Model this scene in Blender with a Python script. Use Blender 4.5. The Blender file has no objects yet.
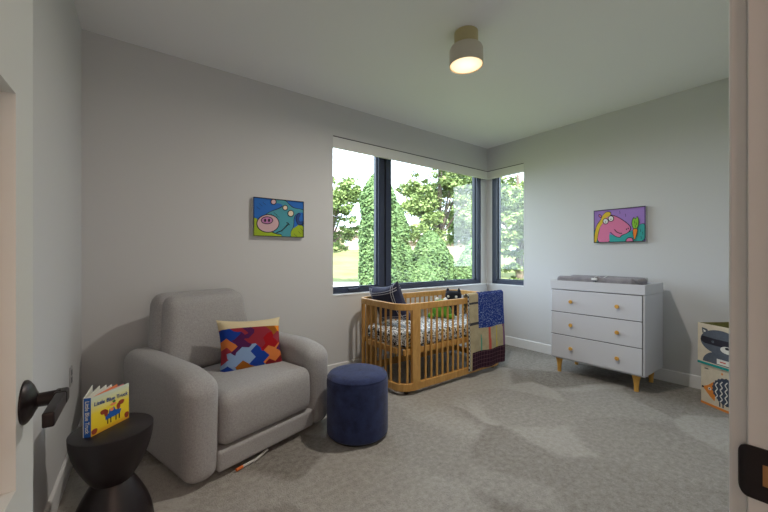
import bpy, bmesh, math, random
from mathutils import Vector, Matrix, noise
random.seed(7)
PI = math.pi
S = bpy.context.scene
COL = S.collection
R = math.radians

# ------------------------------------------------------------------ camera
cd = bpy.data.cameras.new('camera'); cam = bpy.data.objects.new('camera', cd); COL.objects.link(cam)
cam.location = (-4.590, -3.4265, 1.322)
cam.rotation_euler = (R(90), 0, -math.atan2(0.5975, 0.8018))
cd.sensor_width = 36; cd.lens = 348 / 768 * 36; cd.clip_start = 0.01; cd.clip_end = 400
S.camera = cam

# ------------------------------------------------------------------ world, sun, lamps, exposure
W = bpy.data.worlds.new('sky'); S.world = W; W.use_nodes = True
nt = W.node_tree; nt.nodes.clear()
tc = nt.nodes.new('ShaderNodeTexCoord'); nz = nt.nodes.new('ShaderNodeTexNoise')
nz.inputs['Scale'].default_value = 2.2; nz.inputs['Detail'].default_value = 5
rp = nt.nodes.new('ShaderNodeValToRGB')
rp.color_ramp.elements[0].position = .35; rp.color_ramp.elements[0].color = (.58, .76, 1, 1)
rp.color_ramp.elements[1].position = .6; rp.color_ramp.elements[1].color = (.80, .905, 1, 1)
bg = nt.nodes.new('ShaderNodeBackground'); bg.inputs['Strength'].default_value = 3.3
ow = nt.nodes.new('ShaderNodeOutputWorld')
nt.links.new(tc.outputs['Generated'], nz.inputs['Vector']); nt.links.new(nz.outputs['Fac'], rp.inputs['Fac'])
nt.links.new(rp.outputs['Color'], bg.inputs['Color']); nt.links.new(bg.outputs['Background'], ow.inputs['Surface'])

sd = bpy.data.lights.new('sun', 'SUN'); sd.energy = 9.5; sd.angle = R(3); sd.color = (1, .95, .86)
so = bpy.data.objects.new('sun', sd); COL.objects.link(so); so.location = (0, -10, 20)
so.rotation_euler = Vector((0.55, 0.75, -1.0)).to_track_quat('-Z', 'Y').to_euler()

def area(name, loc, rot, sx, sy, energy, color, portal=False):
    l = bpy.data.lights.new(name, 'AREA'); l.shape = 'RECTANGLE'; l.size = sx; l.size_y = sy
    l.energy = energy; l.color = color
    if portal: l.cycles.is_portal = True
    o = bpy.data.objects.new(name, l); COL.objects.link(o); o.location = loc; o.rotation_euler = rot
    return o
area('window_portal', (-1.37, .13, 1.72), (R(-90), 0, 0), 2.74, 1.62, 1, (1, 1, 1), True)
area('window_portal', (.13, -.31, 1.72), (R(90), 0, R(90)), .6, 1.62, 1, (1, 1, 1), True)
area('hallway_ceiling_light', (-4.3, -4.5, 2.96), (0, 0, 0), .6, .6, 6, (1, .60, .40))
area('hallway_fill_light', (-4.35, -5.28, 1.6), (R(90), 0, 0), 1.6, 1.6, 10, (1, .74, .60))  # added fill lamp shining in from the hallway; no window stands there

S.view_settings.view_transform = 'Standard'; S.view_settings.look = 'None'
S.view_settings.gamma = 1; S.view_settings.use_curve_mapping = False
S.view_settings.exposure = 1.0
try:
    S.cycles.use_denoising = True; S.cycles.max_bounces = 10; S.cycles.diffuse_bounces = 6
    S.cycles.caustics_reflective = False; S.cycles.caustics_refractive = False
    S.cycles.sample_clamp_indirect = 6
except Exception: pass

# ------------------------------------------------------------------ materials
def srgb(r, g, b):
    f = lambda c: (c / 255 / 12.92) if c / 255 <= .04045 else ((c / 255 + .055) / 1.055) ** 2.4
    return (f(r), f(g), f(b), 1)
MATS = {}
def base(name, col, rough=.6, metal=0., spec=.5, sheen=0.):
    if name in MATS: return MATS[name]
    m = bpy.data.materials.new(name); m.use_nodes = True
    b = m.node_tree.nodes['Principled BSDF']
    b.inputs['Base Color'].default_value = col; b.inputs['Roughness'].default_value = rough
    b.inputs['Metallic'].default_value = metal; b.inputs['Specular IOR Level'].default_value = spec
    if sheen: b.inputs['Sheen Weight'].default_value = sheen
    MATS[name] = m
    return m
def N(m, t, **kw):
    n = m.node_tree.nodes.new(t)
    for k, v in kw.items():
        if k in n.inputs: n.inputs[k].default_value = v
        else: setattr(n, k, v)
    return n
def L(m, a, b): m.node_tree.links.new(a, b)
def P(m): return m.node_tree.nodes['Principled BSDF']
def coords(m, scale=(1, 1, 1), kind='Object'):
    t = N(m, 'ShaderNodeTexCoord'); mp = N(m, 'ShaderNodeMapping'); mp.inputs['Scale'].default_value = scale
    L(m, t.outputs[kind], mp.inputs['Vector']); return mp.outputs['Vector']
def ramp(m, fac, stops, const=False):
    r = N(m, 'ShaderNodeValToRGB'); cr = r.color_ramp
    if const: cr.interpolation = 'CONSTANT'
    while len(cr.elements) < len(stops): cr.elements.new(.5)
    for e, (p, c) in zip(cr.elements, stops): e.position = p; e.color = c
    L(m, fac, r.inputs['Fac']); return r.outputs['Color']
def bump(m, height, strength=.3, dist=.002):
    b = N(m, 'ShaderNodeBump'); b.inputs['Strength'].default_value = strength; b.inputs['Distance'].default_value = dist
    L(m, height, b.inputs['Height']); L(m, b.outputs['Normal'], P(m).inputs['Normal'])
def fabric(name, col, col2=None, scale=260, rough=.95, st=.5, mottled=14):
    m = base(name, col, rough, sheen=.15, spec=.15)
    v = coords(m)
    n = N(m, 'ShaderNodeTexNoise', Scale=scale, Detail=2.0); L(m, v, n.inputs['Vector'])
    n2 = N(m, 'ShaderNodeTexNoise', Scale=mottled, Detail=3.0); L(m, v, n2.inputs['Vector'])
    mx = N(m, 'ShaderNodeMath', operation='ADD'); L(m, n.outputs['Fac'], mx.inputs[0]); L(m, n2.outputs['Fac'], mx.inputs[1])
    hf = N(m, 'ShaderNodeMath', operation='MULTIPLY'); hf.inputs[1].default_value = .5; L(m, mx.outputs[0], hf.inputs[0])
    c2 = col2 or tuple([c * .72 for c in col[:3]]) + (1,)
    L(m, ramp(m, hf.outputs[0], [(.36, c2), (.64, col)]), P(m).inputs['Base Color'])
    bump(m, n.outputs['Fac'], st, .003)
    return m
def wood(name, c1, c2, axis=(1, 1, 12), rough=.45):
    m = base(name, c1, rough)
    v = coords(m, axis)
    n = N(m, 'ShaderNodeTexNoise', Scale=6.0, Detail=4.0, Distortion=.6); L(m, v, n.inputs['Vector'])
    L(m, ramp(m, n.outputs['Fac'], [(.3, c1), (.7, c2)]), P(m).inputs['Base Color'])
    return m
def plaster(name, col, rough=.85):
    m = base(name, col, rough, spec=.2)
    n = N(m, 'ShaderNodeTexNoise', Scale=180.0, Detail=3.0); L(m, coords(m), n.inputs['Vector'])
    bump(m, n.outputs['Fac'], .12, .001)
    return m

M_wall = plaster('wall_paint', (.61, .61, .615, 1))
M_ceil = plaster('ceiling_paint', (.84, .84, .85, 1))
M_trim = base('trim_paint', (.74, .74, .74, 1), .45)
M_door = base('door_paint', (.66, .68, .67, 1), .45)
M_blind = base('blind_fabric', (.74, .74, .73, 1), .7)
M_frame = base('window_frame_metal', srgb(46, 54, 74), .35)
M_bronze = base('dark_bronze', (.022, .016, .017, 1), .38, .6)
M_wdark = base('raw_wood', srgb(176, 132, 84), .8)

M_glass = bpy.data.materials.new('window_glass'); M_glass.use_nodes = True
g = M_glass.node_tree; g.nodes.clear()
tr = g.nodes.new('ShaderNodeBsdfTransparent'); gl = g.nodes.new('ShaderNodeBsdfGlossy'); gl.inputs['Roughness'].default_value = .0
tr.inputs['Color'].default_value = (.97, .985, .98, 1)
lw = g.nodes.new('ShaderNodeFresnel'); geo = g.nodes.new('ShaderNodeNewGeometry'); io = g.nodes.new('ShaderNodeMapRange')
io.inputs['To Min'].default_value = 1.52; io.inputs['To Max'].default_value = 1 / 1.52      # same reflectance on both faces of the pane
g.links.new(geo.outputs['Backfacing'], io.inputs['Value']); g.links.new(io.outputs['Result'], lw.inputs['IOR'])
mxx = g.nodes.new('ShaderNodeMixShader'); oo = g.nodes.new('ShaderNodeOutputMaterial')
g.links.new(lw.outputs[0], mxx.inputs[0]); g.links.new(tr.outputs[0], mxx.inputs[1]); g.links.new(gl.outputs[0], mxx.inputs[2]); g.links.new(mxx.outputs[0], oo.inputs['Surface'])

# carpet
M_carpet = base('carpet', (.3, .28, .25, 1), 1.0, spec=.05, sheen=.1)
v = coords(M_carpet)
n1 = N(M_carpet, 'ShaderNodeTexNoise', Scale=120.0, Detail=3.0); L(M_carpet, v, n1.inputs['Vector'])
n2 = N(M_carpet, 'ShaderNodeTexNoise', Scale=1.1, Detail=2.0, Distortion=1.3); L(M_carpet, v, n2.inputs['Vector'])
vo = N(M_carpet, 'ShaderNodeTexVoronoi', Scale=1.6); vo.feature = 'SMOOTH_F1'; vo.inputs['Smoothness'].default_value = .12
mpd = N(M_carpet, 'ShaderNodeVectorMath', operation='MULTIPLY_ADD'); mpd.inputs[1].default_value = (.28, .28, .0)
L(M_carpet, n2.outputs['Color'], mpd.inputs[0]); L(M_carpet, v, mpd.inputs[2]); L(M_carpet, mpd.outputs[0], vo.inputs['Vector'])
sp = N(M_carpet, 'ShaderNodeSeparateColor'); L(M_carpet, vo.outputs['Color'], sp.inputs[0])
n3 = N(M_carpet, 'ShaderNodeTexNoise', Scale=28.0, Detail=4.0, Roughness=.7); L(M_carpet, v, n3.inputs['Vector'])
a1 = N(M_carpet, 'ShaderNodeMath', operation='MULTIPLY'); a1.inputs[1].default_value = .42; L(M_carpet, sp.outputs[0], a1.inputs[0])
a2 = N(M_carpet, 'ShaderNodeMath', operation='MULTIPLY_ADD'); a2.inputs[1].default_value = .75; L(M_carpet, n3.outputs['Fac'], a2.inputs[0]); L(M_carpet, a1.outputs[0], a2.inputs[2])
a3 = N(M_carpet, 'ShaderNodeMath', operation='MULTIPLY_ADD'); a3.inputs[1].default_value = .35; L(M_carpet, n1.outputs['Fac'], a3.inputs[0]); L(M_carpet, a2.outputs[0], a3.inputs[2])
L(M_carpet, ramp(M_carpet, a3.outputs[0], [(.40, (.15, .132, .112, 1)), (1.0, (.41, .39, .36, 1))]), P(M_carpet).inputs['Base Color'])
bump(M_carpet, n1.outputs['Fac'], .7, .01)

M_boucle = fabric('armchair_fabric', (.41, .40, .40, 1), (.30, .29, .29, 1), scale=260, mottled=110)
M_navy = fabric('ottoman_fabric', (.040, .056, .15, 1), (.020, .025, .065, 1), scale=300)
M_oak = wood('crib_wood', srgb(206, 160, 92), srgb(182, 132, 66), (6, 6, 1.5))
M_leg = wood('dresser_leg_wood', srgb(222, 172, 84), srgb(200, 148, 66), (6, 6, 2))
M_white = base('white_lacquer', (.60, .61, .655, 1), .35)
M_gap = base('dark_gap', (.06, .06, .065, 1), .8)
M_table = wood('side_table_wood', srgb(32, 23, 26), srgb(24, 17, 19), (3, 3, 10), .42)
M_black = base('black_metal', (.012, .012, .013, 1), .5)

# ------------------------------------------------------------------ mesh helpers
class MB:
    def __init__(s): s.v = []; s.f = []; s.m = []
    def add(s, vs, fs, mi=0):
        o = len(s.v); s.v += [tuple(p) for p in vs]
        for f in fs: s.f.append(tuple(i + o for i in f)); s.m.append(mi)
        return s
    def box(s, x0, x1, y0, y1, z0, z1, mi=0):
        return s.add([(x0, y0, z0), (x1, y0, z0), (x1, y1, z0), (x0, y1, z0), (x0, y0, z1), (x1, y0, z1), (x1, y1, z1), (x0, y1, z1)],
                     [(0, 3, 2, 1), (4, 5, 6, 7), (0, 1, 5, 4), (1, 2, 6, 5), (2, 3, 7, 6), (3, 0, 4, 7)], mi)
    def lathe(s, prof, c=(0, 0, 0), seg=40, mi=0, axis='z', cap=True):
        vs = []; fs = []; n = len(prof)
        for r, z in prof:
            for k in range(seg):
                a = 2 * PI * k / seg; x, y = r * math.cos(a), r * math.sin(a)
                p = {'z': (x, y, z), 'x': (z, x, y), 'y': (y, z, x)}[axis]
                vs.append((p[0] + c[0], p[1] + c[1], p[2] + c[2]))
        for i in range(n - 1):
            for k in range(seg):
                k2 = (k + 1) % seg; fs.append((i * seg + k, i * seg + k2, (i + 1) * seg + k2, (i + 1) * seg + k))
        if cap:
            fs.append(tuple(range(seg))[::-1]); fs.append(tuple((n - 1) * seg + k for k in range(seg)))
        return s.add(vs, fs, mi)
    def cyl(s, c, r, h, seg=24, mi=0, axis='z'): return s.lathe([(r, 0), (r, h)], c, seg, mi, axis)
    def tube(s, pts, r, seg=10, mi=0, closed=False):
        pts = [Vector(p) for p in pts]; n = len(pts); vs = []; fs = []
        for i, p in enumerate(pts):
            a = pts[i - 1] if (i > 0 or closed) else p; b = pts[(i + 1) % n] if (i < n - 1 or closed) else p
            t = (b - a).normalized(); up = Vector((0, 0, 1)) if abs(t.z) < .95 else Vector((1, 0, 0))
            u = t.cross(up).normalized(); w = t.cross(u).normalized()
            rr = r[i] if isinstance(r, (list, tuple)) else r
            for k in range(seg):
                an = 2 * PI * k / seg; vs.append(p + (u * math.cos(an) + w * math.sin(an)) * rr)
        for i in range(n if closed else n - 1):
            j = (i + 1) % n
            for k in range(seg):
                k2 = (k + 1) % seg; fs.append((i * seg + k, j * seg + k, j * seg + k2, i * seg + k2))
        if not closed: fs.append(tuple(range(seg))); fs.append(tuple((n - 1) * seg + k for k in range(seg))[::-1])
        return s.add(vs, fs, mi)
    def rbox(s, c, h, r, n=10, fn=None, mi=0):
        """rounded box, centre c, half sizes h, edge radius r"""
        vs = []; idx = {}; fs = []
        r = min(r, min(h) * .999)
        def samples(hk):
            # denser near the edges
            k = max(3, n // 2); inner = hk - r
            a = [-hk + r * (1 - math.cos(PI / 2 * i / k)) for i in range(k)] + [-inner + 2 * inner * i / n for i in range(n + 1)]
            return a + [hk - r * (1 - math.cos(PI / 2 * i / k)) for i in range(k - 1, -1, -1)]
        def vert(p):
            q = Vector([max(-(h[i] - r), min(h[i] - r, p[i])) for i in range(3)])
            d = Vector(p) - q; L_ = d.length
            P_ = q + (d * (r / L_) if L_ > 1e-9 else Vector((0, 0, 0)))
            key = tuple(round(t, 5) for t in p)
            if key not in idx:
                idx[key] = len(vs); w = Vector(P_)
                if fn: w = fn(w)
                vs.append((w[0] + c[0], w[1] + c[1], w[2] + c[2]))
            return idx[key]
        ss = [samples(h[i]) for i in range(3)]
        for ax in range(3):
            u, w = (ax + 1) % 3, (ax + 2) % 3
            for sg in (-1, 1):
                for i in range(len(ss[u]) - 1):
                    for j in range(len(ss[w]) - 1):
                        q = []
                        for (a, b) in ((i, j), (i + 1, j), (i + 1, j + 1), (i, j + 1)):
                            p = [0, 0, 0]; p[ax] = sg * h[ax]; p[u] = ss[u][a]; p[w] = ss[w][b]; q.append(vert(p))
                        if len(set(q)) > 2: fs.append(tuple(q if sg > 0 else q[::-1]))
        return s.add(vs, fs, mi)
    def ball(s, c, r, seg=16, ring=10, mi=0):
        if not isinstance(r, (list, tuple)): r = (r, r, r)
        vs = [(c[0], c[1], c[2] - r[2])]; fs = []
        for i in range(1, ring):
            t = PI * i / ring
            for k in range(seg):
                a = 2 * PI * k / seg; vs.append((c[0] + r[0] * math.sin(t) * math.cos(a), c[1] + r[1] * math.sin(t) * math.sin(a), c[2] - r[2] * math.cos(t)))
        vs.append((c[0], c[1], c[2] + r[2])); top = len(vs) - 1
        for k in range(seg):
            fs.append((0, 1 + (k + 1) % seg, 1 + k)); b = 1 + (ring - 2) * seg; fs.append((top, b + k, b + (k + 1) % seg))
        for i in range(ring - 2):
            for k in range(seg):
                a = 1 + i * seg + k; b = 1 + i * seg + (k + 1) % seg; fs.append((a, b, b + seg, a + seg))
        return s.add(vs, fs, mi)
    def poly(s, pts, fr, off, mi=0, th=.0006):
        """flat outline (u,v) on frame fr=(origin, U, V, Nrm), standing off by off"""
        O, U, V, Nn = fr; n = len(pts)
        f_ = [O + U * u + V * w + Nn * (off + th) for u, w in pts]; b_ = [O + U * u + V * w + Nn * off for u, w in pts]
        return s.add(f_ + b_, [tuple(range(n)), tuple(range(2 * n - 1, n - 1, -1))] + [(i, (i + 1) % n, n + (i + 1) % n, n + i) for i in range(n)], mi)
    def build(s, name, mats, parent=None, bevel=0, smooth=True, sub=0, solid=0, loc=None, rot=None, seg=3):
        me = bpy.data.meshes.new(name); me.from_pydata(s.v, [], s.f)
        if not isinstance(mats, (list, tuple)): mats = [mats]
        for m in mats: me.materials.append(m)
        me.polygons.foreach_set('material_index', s.m)
        bm = bmesh.new(); bm.from_mesh(me); bmesh.ops.recalc_face_normals(bm, faces=bm.faces); bm.to_mesh(me); bm.free()
        me.update()
        o = bpy.data.objects.new(name, me); COL.objects.link(o)
        if parent: o.parent = parent
        if loc: o.location = loc
        if rot: o.rotation_euler = rot
        if solid:
            md = o.modifiers.new('solid', 'SOLIDIFY'); md.thickness = solid; md.offset = 0
        if bevel:
            md = o.modifiers.new('bevel', 'BEVEL'); md.width = bevel; md.segments = seg; md.limit_method = 'ANGLE'
        if sub:
            md = o.modifiers.new('sub', 'SUBSURF'); md.levels = sub; md.render_levels = sub
        if smooth:
            me.polygons.foreach_set('use_smooth', [True] * len(me.polygons))
            try: me.set_sharp_from_angle(angle=R(35))
            except Exception: pass
        return o
def tag(o, label=None, cat=None, group=None, kind=None):
    if label: o['label'] = label
    if cat: o['category'] = cat
    if group: o['group'] = group
    if kind: o['kind'] = kind
    return o
def thing(name, label, cat, loc=(0, 0, 0), rz=0, group=None):
    o = bpy.data.objects.new(name, None); COL.objects.link(o); o.location = loc; o.rotation_euler = (0, 0, rz)
    o.empty_display_size = .1
    return tag(o, label, cat, group)
def struct(o): o['kind'] = 'structure'; return o
def text_mesh(name, body, size, mat, parent, matrix, extrude=.0004, align='LEFT'):
    c = bpy.data.curves.new(name, 'FONT'); c.body = body; c.size = size; c.extrude = extrude; c.align_x = align; c.offset = .00025
    t = bpy.data.objects.new('tmp', c); COL.objects.link(t)
    bpy.context.view_layer.update()
    me = bpy.data.meshes.new_from_object(t.evaluated_get(bpy.context.evaluated_depsgraph_get()))
    bpy.data.objects.remove(t); me.name = name; me.materials.clear(); me.materials.append(mat)
    o = bpy.data.objects.new(name, me); COL.objects.link(o); o.parent = parent; o.matrix_local = matrix
    return o

# ------------------------------------------------------------------ room shell
H = 3.014
WX0, WX1, WZ0, WZ1 = -2.741, 0.0, .89, 2.53       # opening in the window wall (runs to the corner)
T = .20
# back wall (window wall, y = 0..T)
m = MB()
m.box(-5.2, WX0, 0, T, -.2, H); m.box(WX0, T, 0, T, -.2, WZ0 - .014); m.box(WX0, T, 0, T, 2.66, H)
struct(m.build('wall_back', M_wall, smooth=False))
m = MB()
m.box(0, T, -.621, 0, -.2, WZ0 - .014); m.box(0, T, -.621, 0, 2.66, H); m.box(0, T, -6.2, -.621, -.2, H)
struct(m.build('wall_right', M_wall, smooth=False))
# left wall, slightly out of square
m = MB(); dx, dy = .0385, .999
def lwp(s): return (-4.848 - dx * s, -dy * s)
a = lwp(-.1); b = lwp(3.365)
m.add([(a[0], a[1], -.2), (b[0], b[1], -.2), (b[0] - .15, b[1], -.2), (a[0] - .15, a[1], -.2), (a[0], a[1], H), (b[0], b[1], H), (b[0] - .15, b[1], H), (a[0] - .15, a[1], H)],
      [(0, 1, 2, 3), (4, 7, 6, 5), (0, 4, 5, 1), (1, 5, 6, 2), (2, 6, 7, 3), (3, 7, 4, 0)])
struct(m.build('wall_left', M_wall, smooth=False))
# door wall with the doorway the camera stands in
YW = -3.3505; JX = -3.978; HX = -4.80; DH = 2.2
m = MB(); m.box(JX + .018, T, YW - .13, YW, -.02, H); m.box(-5.15, HX - .018, YW - .13, YW, -.02, H); m.box(HX - .018, JX + .018, YW - .13, YW, DH, H)
struct(m.build('wall_front', M_wall, smooth=False))
# hallway behind the camera
m = MB(); m.box(-6.4, -6.3, -5.3, YW - .13, -.02, H); struct(m.build('wall_hallway_left', M_wall, smooth=False))
m = MB(); m.box(-2.3, -2.2, -5.3, YW - .13, -.02, H); struct(m.build('wall_hallway_right', M_wall, smooth=False))
m = MB(); m.box(-6.4, -2.2, -5.4, -5.3, -.02, H); struct(m.build('wall_hallway_back', M_wall, smooth=False))
m = MB(); m.box(-6.4, -5.15, YW - .13, YW - .05, -.02, H); struct(m.build('wall_hallway_front', M_wall, smooth=False))
m = MB(); m.box(-6.4, T, -5.4, T, -.1, 0); struct(m.build('floor', M_carpet, smooth=False))
m = MB(); m.box(-6.4, T + .35, -5.4, T + .35, H, H + .2); struct(m.build('ceiling', M_ceil, smooth=False))
# baseboards
BH = .127
def bb(name, x0, y0, x1, y1, nx, ny):
    m = MB(); t = .014
    def sec(x, y): return [(x, y, 0), (x + nx * t, y + ny * t, 0), (x + nx * t, y + ny * t, BH - .008), (x + nx * .006, y + ny * .006, BH), (x, y, BH)]
    m.add(sec(x0, y0) + sec(x1, y1), [(i, (i + 1) % 5, 5 + (i + 1) % 5, 5 + i) for i in range(5)] + [(0, 1, 2, 3, 4), (9, 8, 7, 6, 5)])
    return struct(m.build(name, M_trim, smooth=False))
bb('baseboard_back', -4.84, 0, 0, 0, 0, -1)
bb('baseboard_right', 0, 0, 0, YW, -1, 0)
b2 = lwp(3.34); bb('baseboard_left', -4.848, 0, b2[0], b2[1], .999, -.0385)
bb('baseboard_front', JX + .09, YW, 0, YW, 0, 1)

# windows: shade headers, corner post, sill, frames, glass
m = MB(); m.box(WX0, .03, .0, .03, 2.53, 2.648); m.box(0.0, .03, -.621, .0, 2.53, 2.648)
struct(m.build('trim_1', M_blind, smooth=False))
m = MB(); m.box(WX0 + .003, .06, .008, T, 2.648, 2.66); m.box(.008, T, -.618, .06, 2.648, 2.66); struct(m.build('header_gap_shadow', M_gap, smooth=False))  # dark strip standing in for the shadow line above the blind headers
m = MB(); m.box(.085, T, .085, T, WZ0, 2.648)
m.box(-.055, .085, .085, T, WZ0, 2.648); m.box(.085, T, -.024, .085, WZ0, 2.648)
struct(m.build('trim_3', M_trim, smooth=False))
m = MB(); m.box(WX0, T + .02, -.006, T + .02, WZ0 - .014, WZ0); m.box(-.006, T + .02, -.621, 0, WZ0 - .014, WZ0)
struct(m.build('trim_4', M_trim, smooth=False))
def window(name, rects, y0, y1, glassy, plane):
    w = bpy.data.objects.new(name, None); COL.objects.link(w); w['kind'] = 'structure'
    m = MB(); gm = MB()
    for (a0, a1, fl, frr, fb, ft) in rects:
        z0, z1 = WZ0, 2.646
        for (p0, p1, q0, q1) in ((a0, a0 + fl, z0, z1), (a1 - frr, a1, z0, z1), (a0 + fl, a1 - frr, z0, z0 + fb), (a0 + fl, a1 - frr, z1 - ft, z1)):
            if p1 - p0 < .001: continue
            if plane == 'y':
                m.box(p0, p1, y0, y1, q0, q1)
            else: m.box(y0, y1, p0, p1, q0, q1)
        # stepped inner sash
        st = .016
        for (p0, p1, q0, q1) in ((a0 + fl, a0 + fl + st, z0 + fb, z1 - ft), (a1 - frr - st, a1 - frr, z0 + fb, z1 - ft), (a0 + fl + st, a1 - frr - st, z0 + fb, z0 + fb + st), (a0 + fl + st, a1 - frr - st, z1 - ft - st, z1 - ft)):
            if plane == 'y': m.box(p0, p1, y0 + .03, y1, q0, q1)
            else: m.box(y0 + .03, y1, p0, p1, q0, q1)
        if plane == 'y': gm.box(a0 + fl, a1 - frr, glassy, glassy + .005, z0 + fb, z1 - ft)
        else: gm.box(glassy, glassy + .005, a0 + fl, a1 - frr, z0 + fb, z1 - ft)
    m.build('window_frame', M_frame, w, smooth=False)
    gm.build('window_pane', M_glass, w, smooth=False)
    return w
window('window_1', [(-2.741, -1.968, .03, .09, .058, .03), (-1.942, -.055, .085, .10, .058, .03)], .085, .165, .135, 'y')
window('window_2', [(-.621, -.024, .03, .09, .058, .03)], .085, .165, .135, 'x')
# crank lock at the bottom of the casement
wl = bpy.data.objects['window_1']
m = MB(); m.box(-2.50, -2.34, .06, .085, .915, .945); m.box(-2.37, -2.345, .045, .07, .915, .955); m.build('window_latch', M_frame, wl, bevel=.004)

m = MB(); m.box(-1.97, -1.94, .10, .16, WZ0, 2.646); m.build('mullion_gasket', M_black, wl, smooth=False)

# door frame on the right of the doorway
m = MB(); m.box(JX, JX + .018, YW - .13, YW, 0, DH + .018); m.box(HX - .018, HX, YW - .13, YW, 0, DH + .018); m.box(HX, JX, YW - .13, YW, DH, DH + .018)
m.box(JX - .011, JX, YW - .075, YW - .041, 0, DH)
struct(m.build('trim_5', M_trim, bevel=.0015, smooth=False))
m = MB(); m.box(JX + .006, JX + .09, YW, YW + .0175, 0, DH + .09); m.box(HX - .09, HX - .006, YW, YW + .0175, 0, DH + .09); m.box(HX - .006, JX + .006, YW, YW + .0175, DH + .006, DH + .09)
m.box(JX + .006, JX + .09, YW - .1475, YW - .13, 0, DH + .09)
struct(m.build('trim_6', M_trim, bevel=.003, smooth=False))

# strike plate on the jamb
sp_ = thing('strike_plate', 'dark bronze strike plate with rounded lip set in the door jamb at the right edge', 'strike plate', (JX, YW - .012, 1.06))
m = MB(); hh = .0315
m.box(-.0022, 0, -.001, .010, -hh, hh); m.box(-.0022, 0, -.034, -.026, -hh, hh); m.box(-.0022, 0, -.026, -.001, -hh, -.013); m.box(-.0022, 0, -.026, -.001, .013, hh)
lipv = []; 
for k in range(9):
    t = k / 8 * PI / 2; lipv.append((.010 + .011 * math.sin(t), -.0022 + .009 * (1 - math.cos(t)), hh * (1 - .55 * (k / 8) ** 2.2)))
vs = []; fs = []
for (yy, xx, zz) in lipv: vs += [(xx, yy, -zz), (xx, yy, zz), (xx + .0022, yy, zz), (xx + .0022, yy, -zz)]
for k in range(8):
    for j in range(4): fs.append((4 * k + j, 4 * k + (j + 1) % 4, 4 * k + 4 + (j + 1) % 4, 4 * k + 4 + j))
fs.append((32, 33, 34, 35)); m.add(vs, fs)
m.build('plate', M_bronze, sp_)
m = MB(); m.box(-.0008, .0, -.026, -.001, -.013, .013); m.build('latch_hole', M_wdark, sp_, smooth=False)
for zz in (.022, -.022):
    m = MB(); m.lathe([(.0045, -.0034), (.003, -.0022)], (0, -.019, zz), 12, axis='x'); m.build('screw', base('brass', srgb(180, 140, 80), .35, .9), sp_)

# ------------------------------------------------------------------ door leaf (opened flat along the left wall)
E0 = Vector((-4.590 - .1464, -3.4265 + .9733, 0)); dd = Vector((-.0385, -.9993, 0)); DW = .86
# local x = from free edge towards hinge, local y = room-facing normal, z up
ang = math.atan2(dd.y, dd.x)
door = bpy.data.objects.new('door_1', None); COL.objects.link(door); door['kind'] = 'structure'
door.location = E0 + Vector((0, 0, .012)); door.rotation_euler = (0, 0, ang)
# local +y = rotate(90) of dd = (.9993,-.0385) -> towards room/camera
m = MB(); th = .040; Z1 = 2.17; ST = .112
rails = [(0, .25), (1.03 - .012 - .165, 1.03 - .012 + .0), (Z1 - .13, Z1)]
zA, zB, zC = .905, 1.575, Z1 - .13
m.box(0, ST, -th, 0, 0, Z1); m.box(DW - ST, DW, -th, 0, 0, Z1)
m.box(ST, DW - ST, -th, 0, 0, .905 - .0); m.box(ST, DW - ST, -th, 0, Z1 - .13, Z1); m.box(ST, DW - ST, -th, 0, 1.59, 1.775)
struct(m.build('door_leaf', M_door, door, smooth=False))
m = MB(); m.box(ST, DW - ST, -th + .019, -.019, .90, 1.6); m.box(ST, DW - ST, -th + .019, -.019, 1.77, Z1 - .12)
m.build('door_panel', M_door, door, smooth=False)
# lever handle
hd = bpy.data.objects.new('door_handle', None); COL.objects.link(hd); hd.parent = door; hd.location = (.062, 0, 1.040)
m = MB(); m.lathe([(.0395, 0), (.0395, .003), (.037, .006), (.030, .011), (.021, .015), (.0135, .019)], (0, 0, 0), 36, axis='y'); m.build('rose', M_bronze, hd)
m = MB(); m.lathe([(.0125, .015), (.0135, .047), (.015, .051)], (0, 0, 0), 24, axis='y')
m.rbox((0, .051, 0), (.0155, .010, .0125), .004, 4)
m.build('neck', M_bronze, hd)
m = MB(); m.rbox((.052, .052, -.001), (.067, .008, .0125), .003, 4); m.build('lever', M_bronze, hd)
for sg in (-1,):
    m = MB(); m.lathe([(.0395, 0), (.037, -.009), (.020, -.024), (.0125, -.030), (.0125, -.075)], (0, -th, 0), 24, axis='y'); m.rbox((.052, -th - .079, 0), (.062, .008, .013), .003, 4)
    m.build('rear_lever', M_bronze, hd)
m = MB(); m.box(-.0012, 0, -.032, -.008, 1.015, 1.075); m.box(-.010, 0, -.026, -.014, 1.035, 1.055); m.build('latch_bolt', M_bronze, door, smooth=False)

# outlet on the left wall
s_ = .47; p_ = lwp(s_)
ou = thing('wall_outlet', 'grey outlet plate on the left wall just behind the picture book', 'outlet', (p_[0], p_[1], .56), math.atan2(dy, dx))
m = MB(); m.box(-.037, .037, -.006, 0, -.06, .06); m.build('cover_plate', base('outlet_grey', (.40, .40, .41, 1), .5), ou, bevel=.002)
m = MB(); m.rbox((0, -.006, .024), (.015, .003, .017), .002, 3); m.build('socket', base('outlet_dark', (.15, .15, .16, 1), .5), ou)
m = MB(); m.rbox((0, -.006, -.024), (.015, .003, .017), .002, 3); m.build('socket', base('outlet_dark', (.15, .15, .16, 1), .5), ou)

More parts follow.
